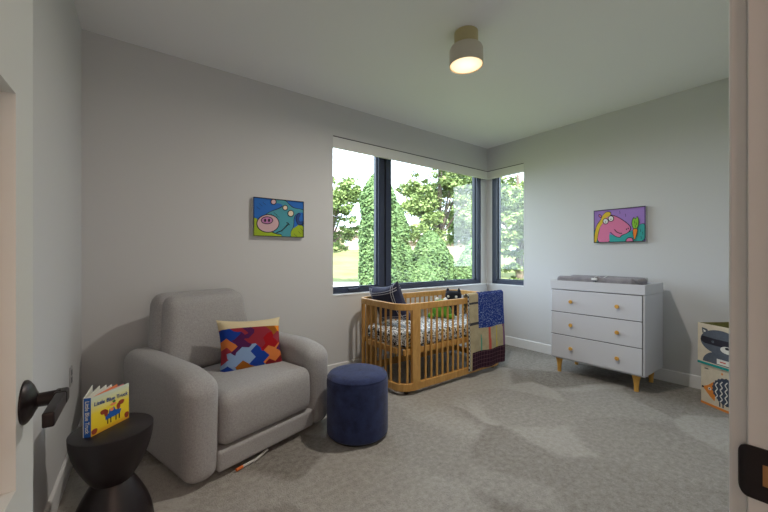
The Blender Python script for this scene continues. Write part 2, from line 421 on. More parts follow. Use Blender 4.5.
# ------------------------------------------------------------------ ceiling lamp
lp = thing('ceiling_lamp', 'cream cylindrical ceiling lamp with narrower brass-toned mount, lit', 'ceiling lamp', (-2.513, -1.682, H))
M_lamp = base('lamp_shade_paint', srgb(206, 198, 182), .5)
m = MB(); m.lathe([(.088, 0), (.088, -.112), (.08, -.116)], seg=48); m.build('mount', base('lamp_mount', srgb(190, 176, 132), .5), lp)
m = MB(); m.lathe([(.06, -.102), (.102, -.106), (.116, -.115), (.124, -.134), (.1255, -.250), (.1215, -.250), (.119, -.134), (.06, -.134)], seg=56, cap=False); m.build('shade', M_lamp, lp)
M_em = bpy.data.materials.new('lamp_diffuser'); M_em.use_nodes = True; e = M_em.node_tree.nodes['Principled BSDF']
e.inputs['Base Color'].default_value = (.9, .85, .75, 1); e.inputs['Emission Strength'].default_value = .55
tcx = N(M_em, 'ShaderNodeTexCoord'); vl = N(M_em, 'ShaderNodeVectorMath', operation='LENGTH'); L(M_em, tcx.outputs['Object'], vl.inputs[0])
mp_ = N(M_em, 'ShaderNodeMapRange'); mp_.inputs['From Min'].default_value = .0; mp_.inputs['From Max'].default_value = .118; L(M_em, vl.outputs['Value'], mp_.inputs['Value'])
L(M_em, ramp(M_em, mp_.outputs['Result'], [(.3, (1, .93, .74, 1)), (.85, (1, .80, .50, 1)), (1.0, (1, .55, .25, 1))]), e.inputs['Emission Color'])
m = MB(); m.lathe([(.001, .003), (.118, .0), (.118, .006), (.001, .008)], seg=48, cap=False)
df = m.build('diffuser', M_em, lp, loc=(0, 0, -.245))
ld = bpy.data.lights.new('ceiling_lamp_bulb', 'AREA'); ld.shape = 'DISK'; ld.size = .10; ld.energy = 17; ld.color = (1, .93, .84)
lo = bpy.data.objects.new('ceiling_lamp_bulb', ld); COL.objects.link(lo); lo.location = (0, 0, -.249); lo.parent = lp

# ------------------------------------------------------------------ armchair
ch = thing('armchair', 'large light grey upholstered glider armchair standing beside the blue ottoman', 'armchair', (-4.264, -1.229, 0), math.atan2(.287, .958))
def armfn(w):
    # top drops gently to the front; front face bulges
    y = w.y; z = w.z
    if z > 0: 
        k = max(0, (-y - .22) / .25); z -= .05 * k * k * (z / .31)
    dz = -w.z - (.310 - .094); sh = .094 - math.sqrt(max(0, .094 ** 2 - dz * dz)) if dz > 0 else 0
    return Vector((w.x * (1 + .05 * z / .3) * (1 + .75 * sh / .106), y * (1 + .75 * sh / .515), z))
for sx, nm in ((.040, 'arm'), (.937, 'arm')):
    m = MB(); m.rbox((sx, .495, .345), (.106, .515, .310), .094, 12, armfn)
    m.build(nm, M_boucle, ch)
m = MB(); m.rbox((.49, .33, .100), (.37, .340, .063), .02, 8); m.build('front_rail', M_boucle, ch)
def seatfn(w):
    z = w.z
    if z > 0: z += .018 * (1 - (w.x / .36) ** 2) * (1 - min(1, abs(w.y) / .36) ** 2)
    y = w.y - (.02 * (1 - (w.z / .165) ** 2) if w.y < -.2 else 0)
    return Vector((w.x, y, z))
m = MB(); m.rbox((.49, .33, .325), (.350, .335, .160), .062, 12, seatfn); m.build('seat_cushion', M_boucle, ch)
def backfn(w):
    t = (w.z + .37) / .74
    return Vector((w.x * (1.0 - .17 * t), w.y + .10 * t + .03 * (w.x / .38) ** 2 * -1, w.z))
m = MB(); m.rbox((.445, .845, .60), (.412, .115, .437), .10, 12, backfn); m.build('back_frame', M_boucle, ch)
def bcfn(w):
    t = (w.z + .30) / .60
    return Vector((w.x * (1 - .16 * t), w.y + .09 * t - .03 * (1 - (w.x / .35) ** 2) * math.sin(PI * max(0, min(1, t))), w.z))
m = MB(); m.rbox((.448, .735, .738), (.362, .085, .284), .08, 12, bcfn); m.build('back_cushion', M_boucle, ch)
m = MB(); m.lathe([(.30, .004), (.30, .022), (.28, .028)], (.48, .42, 0), 48); m.box(.2, .76, .15, .75, .02, .05); m.build('glider_base', M_black, ch)
m = MB(); m.tube([(.27, -.012, .012), (.37, -.008, .010), (.47, .02, .018)], .008, 8); m.build('tag_strap', base('strap_white', (.55, .55, .52, 1), .8), ch)
m = MB(); m.tube([(.225, -.018, .014), (.27, -.012, .012)], .0095, 8); m.build('tag_tip', base('strap_orange', srgb(215, 110, 50), .7), ch)

# pillow helper: puff in local x (width) and z (height), thickness y
def pillow_mb(wd, ht, th, n=22, mi=0, sag=0., sharp=.12):
    m = MB(); vs = []; fs = []
    for side in (-1, 1):
        for i in range(n + 1):
            for j in range(n + 1):
                u = -1 + 2 * i / n; w = -1 + 2 * j / n
                pinch = 1 - sharp * (1 - u * u) * abs(w) ** 2; pinch2 = 1 - sharp * (1 - w * w) * abs(u) ** 2
                t = (max(0, 1 - u ** 4) * max(0, 1 - w ** 4)) ** .55
                vs.append((u * wd / 2 * pinch2, side * (t * th / 2 + .0008), w * ht / 2 * pinch - sag * (1 - u * u) * (w > 0) * w))
    q = (n + 1) ** 2
    for s_ in (0, 1):
        for i in range(n):
            for j in range(n):
                a = s_ * q + i * (n + 1) + j; f = (a, a + 1, a + n + 2, a + n + 1); fs.append(f if s_ else f[::-1])
    for i in range(n):
        for (a, b) in (((i * (n + 1)), (i + 1) * (n + 1)), (i * (n + 1) + n, (i + 1) * (n + 1) + n), (i, i + 1), (n * (n + 1) + i, n * (n + 1) + i + 1)):
            fs.append((a, b, b + q, a + q))
    return m.add(vs, fs, mi)
# colourful woven lumbar pillow
M_kil = base('kilim_weave', (.5, .1, .1, 1), .95, spec=.1)
tx = N(M_kil, 'ShaderNodeTexCoord')
spx = N(M_kil, 'ShaderNodeSeparateXYZ'); L(M_kil, tx.outputs['Object'], spx.inputs[0])
# zigzag warp: x + tri(z)
pp = N(M_kil, 'ShaderNodeMath', operation='PINGPONG'); pp.inputs[1].default_value = .045; L(M_kil, spx.outputs['Z'], pp.inputs[0])
ax_ = N(M_kil, 'ShaderNodeMath', operation='MULTIPLY_ADD'); ax_.inputs[1].default_value = 1.1; L(M_kil, pp.outputs[0], ax_.inputs[0]); L(M_kil, spx.outputs['X'], ax_.inputs[2])
pq = N(M_kil, 'ShaderNodeMath', operation='PINGPONG'); pq.inputs[1].default_value = .05; L(M_kil, spx.outputs['X'], pq.inputs[0])
az_ = N(M_kil, 'ShaderNodeMath', operation='MULTIPLY_ADD'); az_.inputs[1].default_value = .8; L(M_kil, pq.outputs[0], az_.inputs[0]); L(M_kil, spx.outputs['Z'], az_.inputs[2])
cb = N(M_kil, 'ShaderNodeCombineXYZ'); L(M_kil, ax_.outputs[0], cb.inputs[0]); L(M_kil, az_.outputs[0], cb.inputs[2])
vk = N(M_kil, 'ShaderNodeTexVoronoi', Scale=8.5, Randomness=.8); L(M_kil, cb.outputs[0], vk.inputs['Vector'])
sk = N(M_kil, 'ShaderNodeSeparateColor'); L(M_kil, vk.outputs['Color'], sk.inputs[0])
pal = [srgb(150, 24, 30), srgb(222, 136, 44), srgb(140, 50, 62), srgb(76, 32, 74), srgb(196, 112, 60), srgb(28, 58, 140), srgb(112, 30, 36), srgb(136, 44, 56), srgb(126, 150, 186), srgb(140, 84, 30), srgb(66, 30, 62), srgb(40, 30, 44)]
kc = ramp(M_kil, sk.outputs[0], [(i / len(pal), c) for i, c in enumerate(pal)], True)
gt = N(M_kil, 'ShaderNodeMath', operation='GREATER_THAN'); gt.inputs[1].default_value = .135; L(M_kil, spx.outputs['Z'], gt.inputs[0])
mk = N(M_kil, 'ShaderNodeMix', data_type='RGBA'); L(M_kil, gt.outputs[0], mk.inputs[0]); L(M_kil, kc, mk.inputs[6]); mk.inputs[7].default_value = srgb(206, 190, 156)
L(M_kil, mk.outputs[2], P(M_kil).inputs['Base Color'])
nk = N(M_kil, 'ShaderNodeTexNoise', Scale=300.0); L(M_kil, tx.outputs['Object'], nk.inputs['Vector']); bump(M_kil, nk.outputs['Fac'], .4, .002)
def chl(x, y, z):  # armchair local point
    w = Vector((.958, .287, 0)); b = Vector((-.287, .958, 0)); return Vector((-4.264, -1.229, 0)) + w * x + b * y + Vector((0, 0, z))
pl = pillow_mb(.50, .43, .15, sharp=.10)
po = pl.build('lumbar_pillow', M_kil)
tag(po, 'rectangular lumbar pillow with red, orange and purple woven pattern on the grey armchair', 'pillow')
base_rz = math.atan2(.287, .958) + R(-10)
po.matrix_world = Matrix.Translation(chl(.600, .405, .628)) @ Matrix.Rotation(base_rz, 4, 'Z') @ Matrix.Rotation(R(-20), 4, 'X') @ Matrix.Rotation(R(4), 4, 'Y')

# ------------------------------------------------------------------ ottoman
ot = thing('ottoman', 'round dark blue fabric ottoman in front of the crib', 'ottoman', (-3.1916, -1.2186, 0))
r0 = .228
m = MB(); m.lathe([(r0 - .012, .02), (r0 - .002, .03), (r0, .06), (r0, .405), (r0 - .006, .432), (r0 - .02, .450)], seg=64, cap=True); m.build('body', M_navy, ot)
m = MB(); m.lathe([(r0 - .004, .425), (r0 - .004, .436), (r0 - .016, .452), (r0 - .045, .463), (r0 - .10, .468), (.001, .470)], seg=64, cap=False); m.build('top_cushion', M_navy, ot)
m = MB(); m.lathe([(r0 - .03, 0), (r0 - .03, .02)], seg=48); m.build('base_disc', M_black, ot)

# ------------------------------------------------------------------ side table
tb = thing('side_table', 'dark brown hourglass shaped round side table beside the armchair', 'side table', (-4.6365, -1.3216, 0))
rr = .163; zt = .505
prof = []
for k in range(15):
    t = k / 14; z = zt - .005 - (.232) * math.sin(t * PI / 2) if False else zt - .008 - .232 * t
    prof.append((z, t))
top_prof = [(.002, zt), (rr - .006, zt), (rr, zt - .004), (rr, zt - .010)]
for k in range(1, 15):
    t = k / 14; top_prof.append((.078 + (rr - .078) * math.cos(t * PI / 2) ** .9 if t < 1 else .078, zt - .010 - .235 * t))
m = MB(); m.lathe(top_prof, seg=64, cap=False); m.build('table_top', M_table, tb)
bot = []
for k in range(0, 15):
    t = k / 14; bot.append((.078 + (rr + .004 - .078) * math.sin(t * PI / 2) ** .9 if t > 0 else .078, .262 - .255 * t))
bot.append((rr - .01, 0)); bot.append((.002, 0))
m = MB(); m.lathe(bot, seg=64, cap=False); m.build('base', M_table, tb)

# ------------------------------------------------------------------ picture book standing open on the side table
bk = thing('picture_book', 'yellow and blue children\'s picture book standing open on the dark side table', 'book', (-4.712, -1.378, zt))
BW, BHt = .192, .176
M_cov = base('book_cover_paper', srgb(236, 216, 60), .4)
tcv = N(M_cov, 'ShaderNodeTexCoord'); spv = N(M_cov, 'ShaderNodeSeparateXYZ'); L(M_cov, tcv.outputs['Object'], spv.inputs[0])
mr = N(M_cov, 'ShaderNodeMapRange'); mr.inputs['From Max'].default_value = BHt; L(M_cov, spv.outputs['Z'], mr.inputs['Value'])
L(M_cov, ramp(M_cov, mr.outputs['Result'], [(.0, srgb(214, 150, 40)), (.14, srgb(238, 206, 40)), (.55, srgb(240, 216, 60)), (.75, srgb(226, 222, 150)), (1, srgb(206, 220, 206))]), P(M_cov).inputs['Base Color'])
M_blue = base('book_blue', srgb(30, 92, 176), .4); M_tbl = base('title_blue', srgb(34, 74, 150), .4)
M_page = base('page_paper', srgb(224, 222, 210), .8); M_or = base('page_orange', srgb(232, 140, 90), .8); M_brn = base('ink_brown', srgb(150, 62, 34), .6)
M_dkb = base('ink_dark', srgb(40, 34, 40), .6); M_grn = base('ink_green', srgb(70, 120, 60), .6); M_pk = base('page_pink', srgb(238, 150, 150), .8)
ca_ = math.atan2(.137, .144)      # heading of the front cover
# front cover board
m = MB(); m.box(0, BW, 0, .003, 0, BHt); fc = m.build('front_cover', M_cov, bk, rot=(0, 0, ca_), smooth=False)
# artwork lies on the cover's outer (camera) face: -y side
fr = (Vector((0, -.0002, 0)), Vector((BW, 0, 0)), Vector((0, 0, BHt)), Vector((0, -1, 0)))
def blob(cx, cy, rx, ry, n=14, ph=0, wob=.12): return [(cx + rx * (1 + wob * math.sin(3 * 2 * PI * k / n + ph)) * math.cos(2 * PI * k / n), cy + ry * (1 + wob * math.cos(2 * 2 * PI * k / n + ph)) * math.sin(2 * PI * k / n)) for k in range(n)]
m = MB(); mats = [M_blue, M_brn, M_dkb, M_grn, M_or]
m.poly([(.36, .25), (.74, .27), (.78, .38), (.62, .42), (.58, .52), (.46, .50), (.44, .40), (.35, .37)], fr, 0, 0)
for (x, y, rx, ry, mi) in ((.30, .50, .075, .07, 1), (.37, .44, .05, .10, 1), (.78, .56, .08, .07, 1), (.70, .48, .05, .10, 1), (.56, .60, .08, .035, 4), (.58, .66, .04, .04, 3), (.52, .47, .05, .05, 4), (.08, .1, .07, .08, 1), (.93, .13, .06, .09, 1)):
    m.poly(blob(x, y, rx, ry), fr, .0003, mi)
for x in (.40, .48, .62, .71): m.poly([(x, .13), (x + .025, .13), (x + .025, .27), (x, .27)], fr, .0003, 2)
m.build('cover_picture', mats, fc, smooth=False)
text_mesh('title_text', 'Little Blue Truck', .0252, M_tbl, fc, Matrix.Translation((.012, -.0022, BHt * .755)) @ Matrix.Rotation(R(4), 4, 'Y') @ Matrix.Rotation(R(90), 4, 'X'))
m = MB(); m.box(-.027, 0, -.001, .003, 0, BHt); spn = m.build('spine', M_blue, bk, rot=(0, 0, R(-20)), smooth=False)
text_mesh('spine_text', 'Little Blue Truck', .0215, M_page, spn, Matrix.Translation((-.0205, -.0022, BHt * .93)) @ Matrix.Rotation(R(90), 4, 'X') @ Matrix.Rotation(R(-90), 4, 'Z'))
sp0 = Vector((-.027 * math.cos(R(-20)), -.027 * math.sin(R(-20)), 0))
m = MB(); m.box(0, BW, 0, .003, 0, BHt); m.build('back_cover', M_page, bk, loc=sp0, rot=(0, 0, R(84)), smooth=False)
for k, (an, mm) in enumerate(((50, M_pk), (58, M_or), (64, M_page), (70, M_page), (77, M_page))):
    m = MB(); m.box(.002, BW - .008, 0, .0016, .004, BHt - .004); m.build('page', mm, bk, loc=sp0 * (k / 5.5) + Vector((0, .004, 0)), rot=(0, 0, R(an)), smooth=False)

# ------------------------------------------------------------------ crib
cx0, cx1, cy0, cy1, cr = -2.535, -.955, -.945, -.150, .150
cb_ = thing('crib', 'oak baby crib with rounded ends and slatted sides under the corner window', 'crib', ((cx0 + cx1) / 2, (cy0 + cy1) / 2, 0))
ox, oy = cb_.location.x, cb_.location.y
def rrect(x0, x1, y0, y1, r, n=10):
    pts = []
    for (cx, cy, a0) in ((x1 - r, y1 - r, 0), (x0 + r, y1 - r, 90), (x0 + r, y0 + r, 180), (x1 - r, y0 + r, 270)):
        for k in range(n + 1):
            a = R(a0 + 90 * k / n); pts.append((cx + r * math.cos(a), cy + r * math.sin(a)))
    return pts
def ring(z0, z1, th, name, mat, parent, inset=0):
    o_ = rrect(cx0 + inset, cx1 - inset, cy0 + inset, cy1 - inset, cr - inset); i_ = rrect(cx0 + inset + th, cx1 - inset - th, cy0 + inset + th, cy1 - inset - th, cr - inset - th)
    n = len(o_); vs = [(x - ox, y - oy, z) for z in (z0, z1) for (x, y) in o_] + [(x - ox, y - oy, z) for z in (z0, z1) for (x, y) in i_]
    fs = []
    for k in range(n):
        j = (k + 1) % n
        fs += [(k, j, n + j, n + k), (2 * n + j, 2 * n + k, 3 * n + k, 3 * n + j), (n + k, n + j, 3 * n + j, 3 * n + k), (j, k, 2 * n + k, 2 * n + j)]
    return MB().add(vs, fs).build(name, mat, parent, bevel=.005)
ring(.805, .868, .030, 'top_rail', M_oak, cb_)
ring(.040, .112, .030, 'bottom_rail', M_oak, cb_)
for (px0, px1) in ((-2.40, -2.30), (-1.19, -1.09)):
    for yy in (cy0, cy1 - .034):
        m = MB(); m.box(px0 - ox, px1 - ox, yy - .002 - oy, yy + .036 - oy, .038, .8695); m.build('post', M_oak, cb_, bevel=.005)
slm = MB(); slm.lathe([(.0115, 0), (.0108, .70)], seg=10, cap=False)
first = None
def slat(x, y):
    global first
    if first is None:
        first = slm.build('slat', M_oak, cb_); o = first
    else:
        o = first.copy(); COL.objects.link(o)
    o.location = (x - ox, y - oy, .108)
for k in range(14):
    x = -2.220 + k * .0785
    if x < -1.22:
        slat(x, cy0 + .015); slat(x, cy1 - .015)
for xe, s_ in ((cx0 + .015, 1), (cx1 - .015, -1)):
    for y in (-.345, -.428, -.51, -.593, -.676, -.76): slat(xe, y)
    for yc, sg in ((cy0 + cr, -1), (cy1 - cr, 1)):
        for a in (32, 64):
            slat(xe + s_ * (cr - .015) * (1 - math.cos(R(a))), yc + sg * (cr - .015) * math.sin(R(a)))
# mattress support frame
m = MB()
m.box(cx0 + .06 - ox, cx1 - .06 - ox, cy0 + .035 - oy, cy0 + .06 - oy, .375, .43); m.box(cx0 + .06 - ox, cx1 - .06 - ox, cy1 - .06 - oy, cy1 - .035 - oy, .375, .43)
m.box(cx0 + .04 - ox, cx0 + .065 - ox, cy0 + .14 - oy, cy1 - .14 - oy, .375, .43); m.box(cx1 - .065 - ox, cx1 - .04 - ox, cy0 + .14 - oy, cy1 - .14 - oy, .375, .43)
for k in range(9): m.box(cx0 + .16 + k * .145 - ox, cx0 + .22 + k * .145 - ox, cy0 + .06 - oy, cy1 - .06 - oy, .40, .415)
m.build('mattress_support', M_oak, cb_, bevel=.003)
for (x, y) in ((-2.42, -.87), (-1.08, -.87), (-2.42, -.25), (-1.08, -.25)):
    m = MB(); m.lathe([(.02, 0), (.022, .004), (.022, .034), (.012, .042)], (x - ox, y - oy, 0), 20); m.build('foot', M_black, cb_)

# mattress with speckled sheet
M_sheet = base('speckled_sheet', (.75, .75, .73, 1), .9, spec=.1)
vv = coords(M_sheet, (1, 1, 1)); vz = N(M_sheet, 'ShaderNodeTexVoronoi', Scale=58.0, Randomness=.9); L(M_sheet, vv, vz.inputs['Vector'])
nzs = N(M_sheet, 'ShaderNodeTexNoise', Scale=30.0, Detail=1.0); L(M_sheet, vv, nzs.inputs['Vector'])
cmx = N(M_sheet, 'ShaderNodeMath', operation='MULTIPLY'); L(M_sheet, vz.outputs['Distance'], cmx.inputs[0]); L(M_sheet, nzs.outputs['Fac'], cmx.inputs[1])
L(M_sheet, ramp(M_sheet, cmx.outputs[0], [(.0, (.03, .03, .035, 1)), (.235, (.74, .74, .73, 1))], True), P(M_sheet).inputs['Base Color'])
mtt = thing('crib_mattress', 'crib mattress in a white sheet speckled with small black marks', 'mattress', (ox, oy, .43))
o_ = MB(); 
def mfn(w):
    # round the plan corners
    hx, hy, rc = .725, .345, .12
    qx = max(-(hx - rc), min(hx - rc, w.x)); qy = max(-(hy - rc), min(hy - rc, w.y)); d = Vector((w.x - qx, w.y - qy, 0))
    if d.length > 1e-6 and abs(w.x) > hx - rc and abs(w.y) > hy - rc:
        mm_ = max(abs(d.x), abs(d.y)); d = d * (mm_ / d.length)
    return Vector((qx + d.x, qy + d.y, w.z))
o_.rbox((0, 0, .070), (.725, .345, .066), .035, 14, mfn); o_.build('fitted_sheet', M_sheet, mtt)

# navy striped pillow standing at the near end of the crib
M_nst = fabric('navy_striped_cotton', srgb(46, 50, 78), srgb(34, 36, 60), scale=200)
M_str = base('white_stripe', srgb(168, 170, 182), .9)
cpw = thing('crib_pillow', 'navy pillow with thin white stripes propped up at the near end of the crib', 'pillow')
m = pillow_mb(.50, .46, .17, n=24, sharp=.22)
pc = m.build('cover', M_nst, cpw)
# stripes follow the surface of the pillow
def pill_pt(u, w, side, wd=.50, ht=.46, th=.17, sharp=.22, lift=.0015):
    pinch = 1 - sharp * (1 - u * u) * abs(w) ** 2; pinch2 = 1 - sharp * (1 - w * w) * abs(u) ** 2
    t = (max(0, 1 - u ** 4) * max(0, 1 - w ** 4)) ** .55
    return (u * wd / 2 * pinch2, side * (t * th / 2 + .0008 + lift), w * ht / 2 * pinch)
for w0 in (-.74, -.62, .62, .74):
    m = MB(); 
    for side in (-1, 1):
        vs = [pill_pt(-.97 + 1.94 * k / 20, w0 + dw, side) for k in range(21) for dw in (-.018, .018)]
        m.add(vs, [(2 * k, 2 * k + 1, 2 * k + 3, 2 * k + 2) for k in range(20)])
    m.build('stripe', M_str, cpw, solid=.001)
for u0 in (-.78, -.66, .66, .78):
    m = MB()
    for side in (-1, 1):
        vs = [pill_pt(u0 + du, -.97 + 1.94 * k / 20, side) for k in range(21) for du in (-.018, .018)]
        m.add(vs, [(2 * k, 2 * k + 1, 2 * k + 3, 2 * k + 2) for k in range(20)])
    m.build('stripe', M_str, cpw, solid=.001)
cpw.matrix_world = Matrix.Translation((-2.285, -.435, .815)) @ Matrix.Rotation(R(-82), 4, 'Z') @ Matrix.Rotation(R(20), 4, 'X') @ Matrix.Rotation(R(-10), 4, 'Y')

# plush toys at the far end
M_blk = fabric('black_plush', (.02, .02, .026, 1), (.008, .008, .012, 1), scale=200)
M_gpl = fabric('green_plush', srgb(104, 158, 52), srgb(70, 122, 36), scale=200)
M_bpl = fabric('blue_knit', srgb(140, 170, 222), srgb(108, 140, 198), scale=200)
M_eye = base('eye_white', (.72, .70, .62, 1), .5)
cat = thing('cat_plush', 'black cat-eared plush toy with pale round eyes at the far end of the crib', 'plush toy', (-1.20, -.37, .569), R(-62))
m = MB(); m.rbox((0, 0, .100), (.075, .055, .098), .05, 6); m.build('body', M_blk, cat)
hdm = MB(); hdm.rbox((0, 0, .245), (.105, .06, .062), .055, 8); hdo = hdm.build('head', M_blk, cat)
for sx in (-.072, .072):
    m = MB(); m.lathe([(.030, 0), (.018, .028), (.003, .055)], (sx, 0, .290), 12); m.build('ear', M_blk, hdo)
for sx in (-.05, .05):
    m = MB(); m.ball((sx, -.056, .238), (.017, .008, .017)); m.build('eye', M_eye, hdo)
for sx in (-.06, .06):
    m = MB(); m.rbox((sx, -.06, .03), (.026, .04, .028), .024, 4); m.build('paw', M_blk, cat)
frog = thing('green_plush', 'green plush frog lying in front of the black cat toy in the crib', 'plush toy', (-1.48, -.43, .569), R(-50))
m = MB(); m.rbox((0, 0, .075), (.12, .075, .072), .06, 8); fb = m.build('body', M_gpl, frog)
m = MB(); m.rbox((.0, -.01, .175), (.085, .06, .045), .04, 6); fh = m.build('head', M_gpl, frog)
for sx in (-.05, .05):
    m = MB(); m.ball((sx, -.02, .222), .025); m.build('eye', M_eye, fh)
for sx in (-.12, .12):
    m = MB(); m.rbox((sx, -.05, .03), (.04, .07, .028), .026, 4); m.build('foot', M_gpl, frog)
blk = MB()
def foldfn(w): return Vector((w.x, w.y, w.z + .015 * math.sin(w.x * 30)))
blk.rbox((0, 0, .095), (.085, .06, .093), .03, 8, foldfn)
bo = blk.build('folded_blanket', M_bpl, loc=(-1.09, -.585, .579), rot=(0, 0, R(10)))
tag(bo, 'pale blue folded baby blanket on the mattress at the quilted end of the crib', 'blanket')

# ------------------------------------------------------------------ patchwork quilt hung over the front corner
M_qb = base('quilt_blue', srgb(42, 66, 138), .95, spec=.1)
vq = coords(M_qb); vvq = N(M_qb, 'ShaderNodeTexVoronoi', Scale=78.0, Randomness=1.0); L(M_qb, vq, vvq.inputs['Vector'])
L(M_qb, ramp(M_qb, vvq.outputs['Distance'], [(0, srgb(178, 196, 226)), (.27, srgb(44, 64, 136))], True), P(M_qb).inputs['Base Color'])
M_qbe = fabric('quilt_beige', srgb(190, 176, 142), srgb(164, 150, 118), scale=220)
M_qm = base('quilt_maroon', srgb(58, 34, 46), .95, spec=.1)
bt = N(M_qm, 'ShaderNodeTexBrick', Scale=14.0); bt.offset = 0; bt.inputs['Color1'].default_value = srgb(58, 34, 46); bt.inputs['Color2'].default_value = srgb(50, 28, 42); bt.inputs['Mortar'].default_value = srgb(104, 76, 84)
bt.inputs['Mortar Size'].default_value = .035; bt.inputs['Brick Width'].default_value = .6; bt.inputs['Row Height'].default_value = .6
mqv = N(M_qm, 'ShaderNodeMapping'); mqv.inputs['Rotation'].default_value = (R(90), 0, 0); tq = N(M_qm, 'ShaderNodeTexCoord'); L(M_qm, tq.outputs['Object'], mqv.inputs['Vector']); L(M_qm, mqv.outputs['Vector'], bt.inputs['Vector']); L(M_qm, bt.outputs['Color'], P(M_qm).inputs['Base Color'])
qm = [M_qb, M_qbe, M_qm, base('quilt_red', srgb(196, 84, 70), .95), base('quilt_yellow', srgb(206, 184, 70), .95), base('quilt_green', srgb(96, 158, 132), .95), base('quilt_purple', srgb(116, 74, 116), .95), base('quilt_black', srgb(58, 56, 60), .95)]
M_qchk = base('quilt_edge', (.5, .5, .5, 1), .95)
ck = N(M_qchk, 'ShaderNodeTexChecker', Scale=45.0); ck.inputs['Color1'].default_value = (.55, .53, .45, 1); ck.inputs['Color2'].default_value = (.04, .04, .06, 1); L(M_qchk, coords(M_qchk), ck.inputs['Vector']); L(M_qchk, ck.outputs['Color'], P(M_qchk).inputs['Base Color'])
qm.append(M_qchk)
qt = thing('patchwork_quilt', 'patchwork quilt with blue dotted, beige and maroon blocks hanging over the crib rail', 'quilt', (-1.28, cy0, 0))
NX, NZ = 80, 150
QW = .70; 
def qpath(s):
    # s: 0 bottom outside -> up, over the rail, down inside ; returns (y offset, z)
    up = .89 - .075
    if s < up: return (-.016 - .012 * math.sin(s * 5) * (1 - s / up), .075 + s)
    s2 = s - up; arc = PI * .026
    if s2 < arc:
        a = s2 / .026; return (.012 - .028 * math.cos(a) if True else 0, .89 + .016 * math.sin(a))
    s3 = s2 - arc; return (.043, .888 - s3)
tot = (.89 - .075) + PI * .026 + .20
vs = []; 
def qcurve(u):
    # plan curve of the quilt: straight along the front rail, then following the rounded corner
    d = u * QW; xs = -1.625; x = xs + d; xc = cx1 - .07
    if x <= xc: return (x, cy0, 0, -1)
    a = min((x - xc) / .09, 1.2)
    return (xc + .07 * math.sin(a), cy0 + .07 * (1 - math.cos(a)), math.sin(a), -math.cos(a))
for i in range(NX + 1):
    u = i / NX; X, Y, nx_, ny_ = qcurve(u)
    for j in range(NZ + 1):
        s_ = tot * j / NZ; yo, z = qpath(s_)
        if s_ < .815:
            z = z - (1 - s_ / .815) * .030 * (1 - u) * 0 ; fold = (1 - s_ / .815)
            yo -= .010 * fold * (1 + math.sin(u * 15)) 
        d_ = -yo  # outward distance
        vs.append((X + nx_ * d_ + 1.28, Y + ny_ * d_ - cy0, z + .004 * math.sin(u * 9)))
fs = []; ms = []
for i in range(NX):
    for j in range(NZ):
        a = i * (NZ + 1) + j; fs.append((a, a + NZ + 1, a + NZ + 2, a + 1))
        u = (i + .5) / NX; s_ = tot * (j + .5) / NZ; z = .075 + s_
        c = 1
        if u < .025: c = 8
        elif u < .24:
            if z > .27 + .0 * u: c = 1
            else: c = 1 if u < .06 else 2
            if .79 < z < .81 or .565 < z < .592: c = 7
        else:
            zz = z - (0) 
            if zz > .52: c = 0
            elif zz < .270: c = 2
            else:
                c = 1
                for (uu, cc, w) in ((.30, 5, .016), (.50, 3, .028), (.70, 4, .014), (.88, 6, .024)):
                    if abs(u - uu - (.5 - z) * .03) < w: c = cc
                if cc and c == 5 and z > .45: c = 1
        ms.append(c)
qq = MB(); o0 = len(qq.v); qq.v = vs; qq.f = fs; qq.m = ms
qq.build('quilt_cloth', qm, qt, solid=.010)
# blue fringe edge
m = MB(); 
pts = []
for k in range(25):
    u = .25 + .72 * k / 24; X, Y, nx_, ny_ = qcurve(u); pts.append((X + 1.28, Y - cy0 + .004, .912 + .003 * math.sin(k * 2.1)))
m.tube(pts, .008, 6); m.build('quilt_fold', M_qb, qt)

# ------------------------------------------------------------------ dresser
dr = thing('dresser', 'white three-drawer dresser with round wooden knobs and tapered legs', 'dresser', (-.345, -1.808, 0))
DY = .455; X0, X1 = -.310, .228
m = MB(); 
bm_ = m.box(X0 + .012, X1, -DY, DY, .165, .948)
m.build('carcass', M_white, dr, bevel=.012, seg=4)
m = MB(); m.box(X0 + .004, X0 + .02, -DY + .018, DY - .012, .183, .944); m.build('drawer_recess', M_gap, dr, smooth=False)
for (z0, z1, kz) in ((.184, .436, .306), (.444, .690, .563), (.698, .940, .820)):
    m = MB(); m.box(X0 - .004, X0 + .016, -DY + .020, DY - .015, z0, z1); d_ = m.build('drawer', M_white, dr, bevel=.003)
    for ky in (-.232, .215):
        k_ = MB(); k_.lathe([(.008, 0), (.008, -.012), (.018, -.016), (.0205, -.024), (.018, -.031), (.002, -.033)], (X0 - .004, ky, kz), 20, axis='x', cap=False); k_.build('knob', M_leg, d_)
for sx in (X0 + .075, X1 - .045):
    for sy in (-.365, .385):
        m = MB()
        bx_ = [(.040, .165), (.036, .150), (.022, .085), (.019, 0.0)]
        m.lathe([(.040, .170), (.037, .15), (.028, .11), (.0215, .06), (.020, 0.0)], (sx, sy, 0), 20); m.build('leg', M_leg, dr)
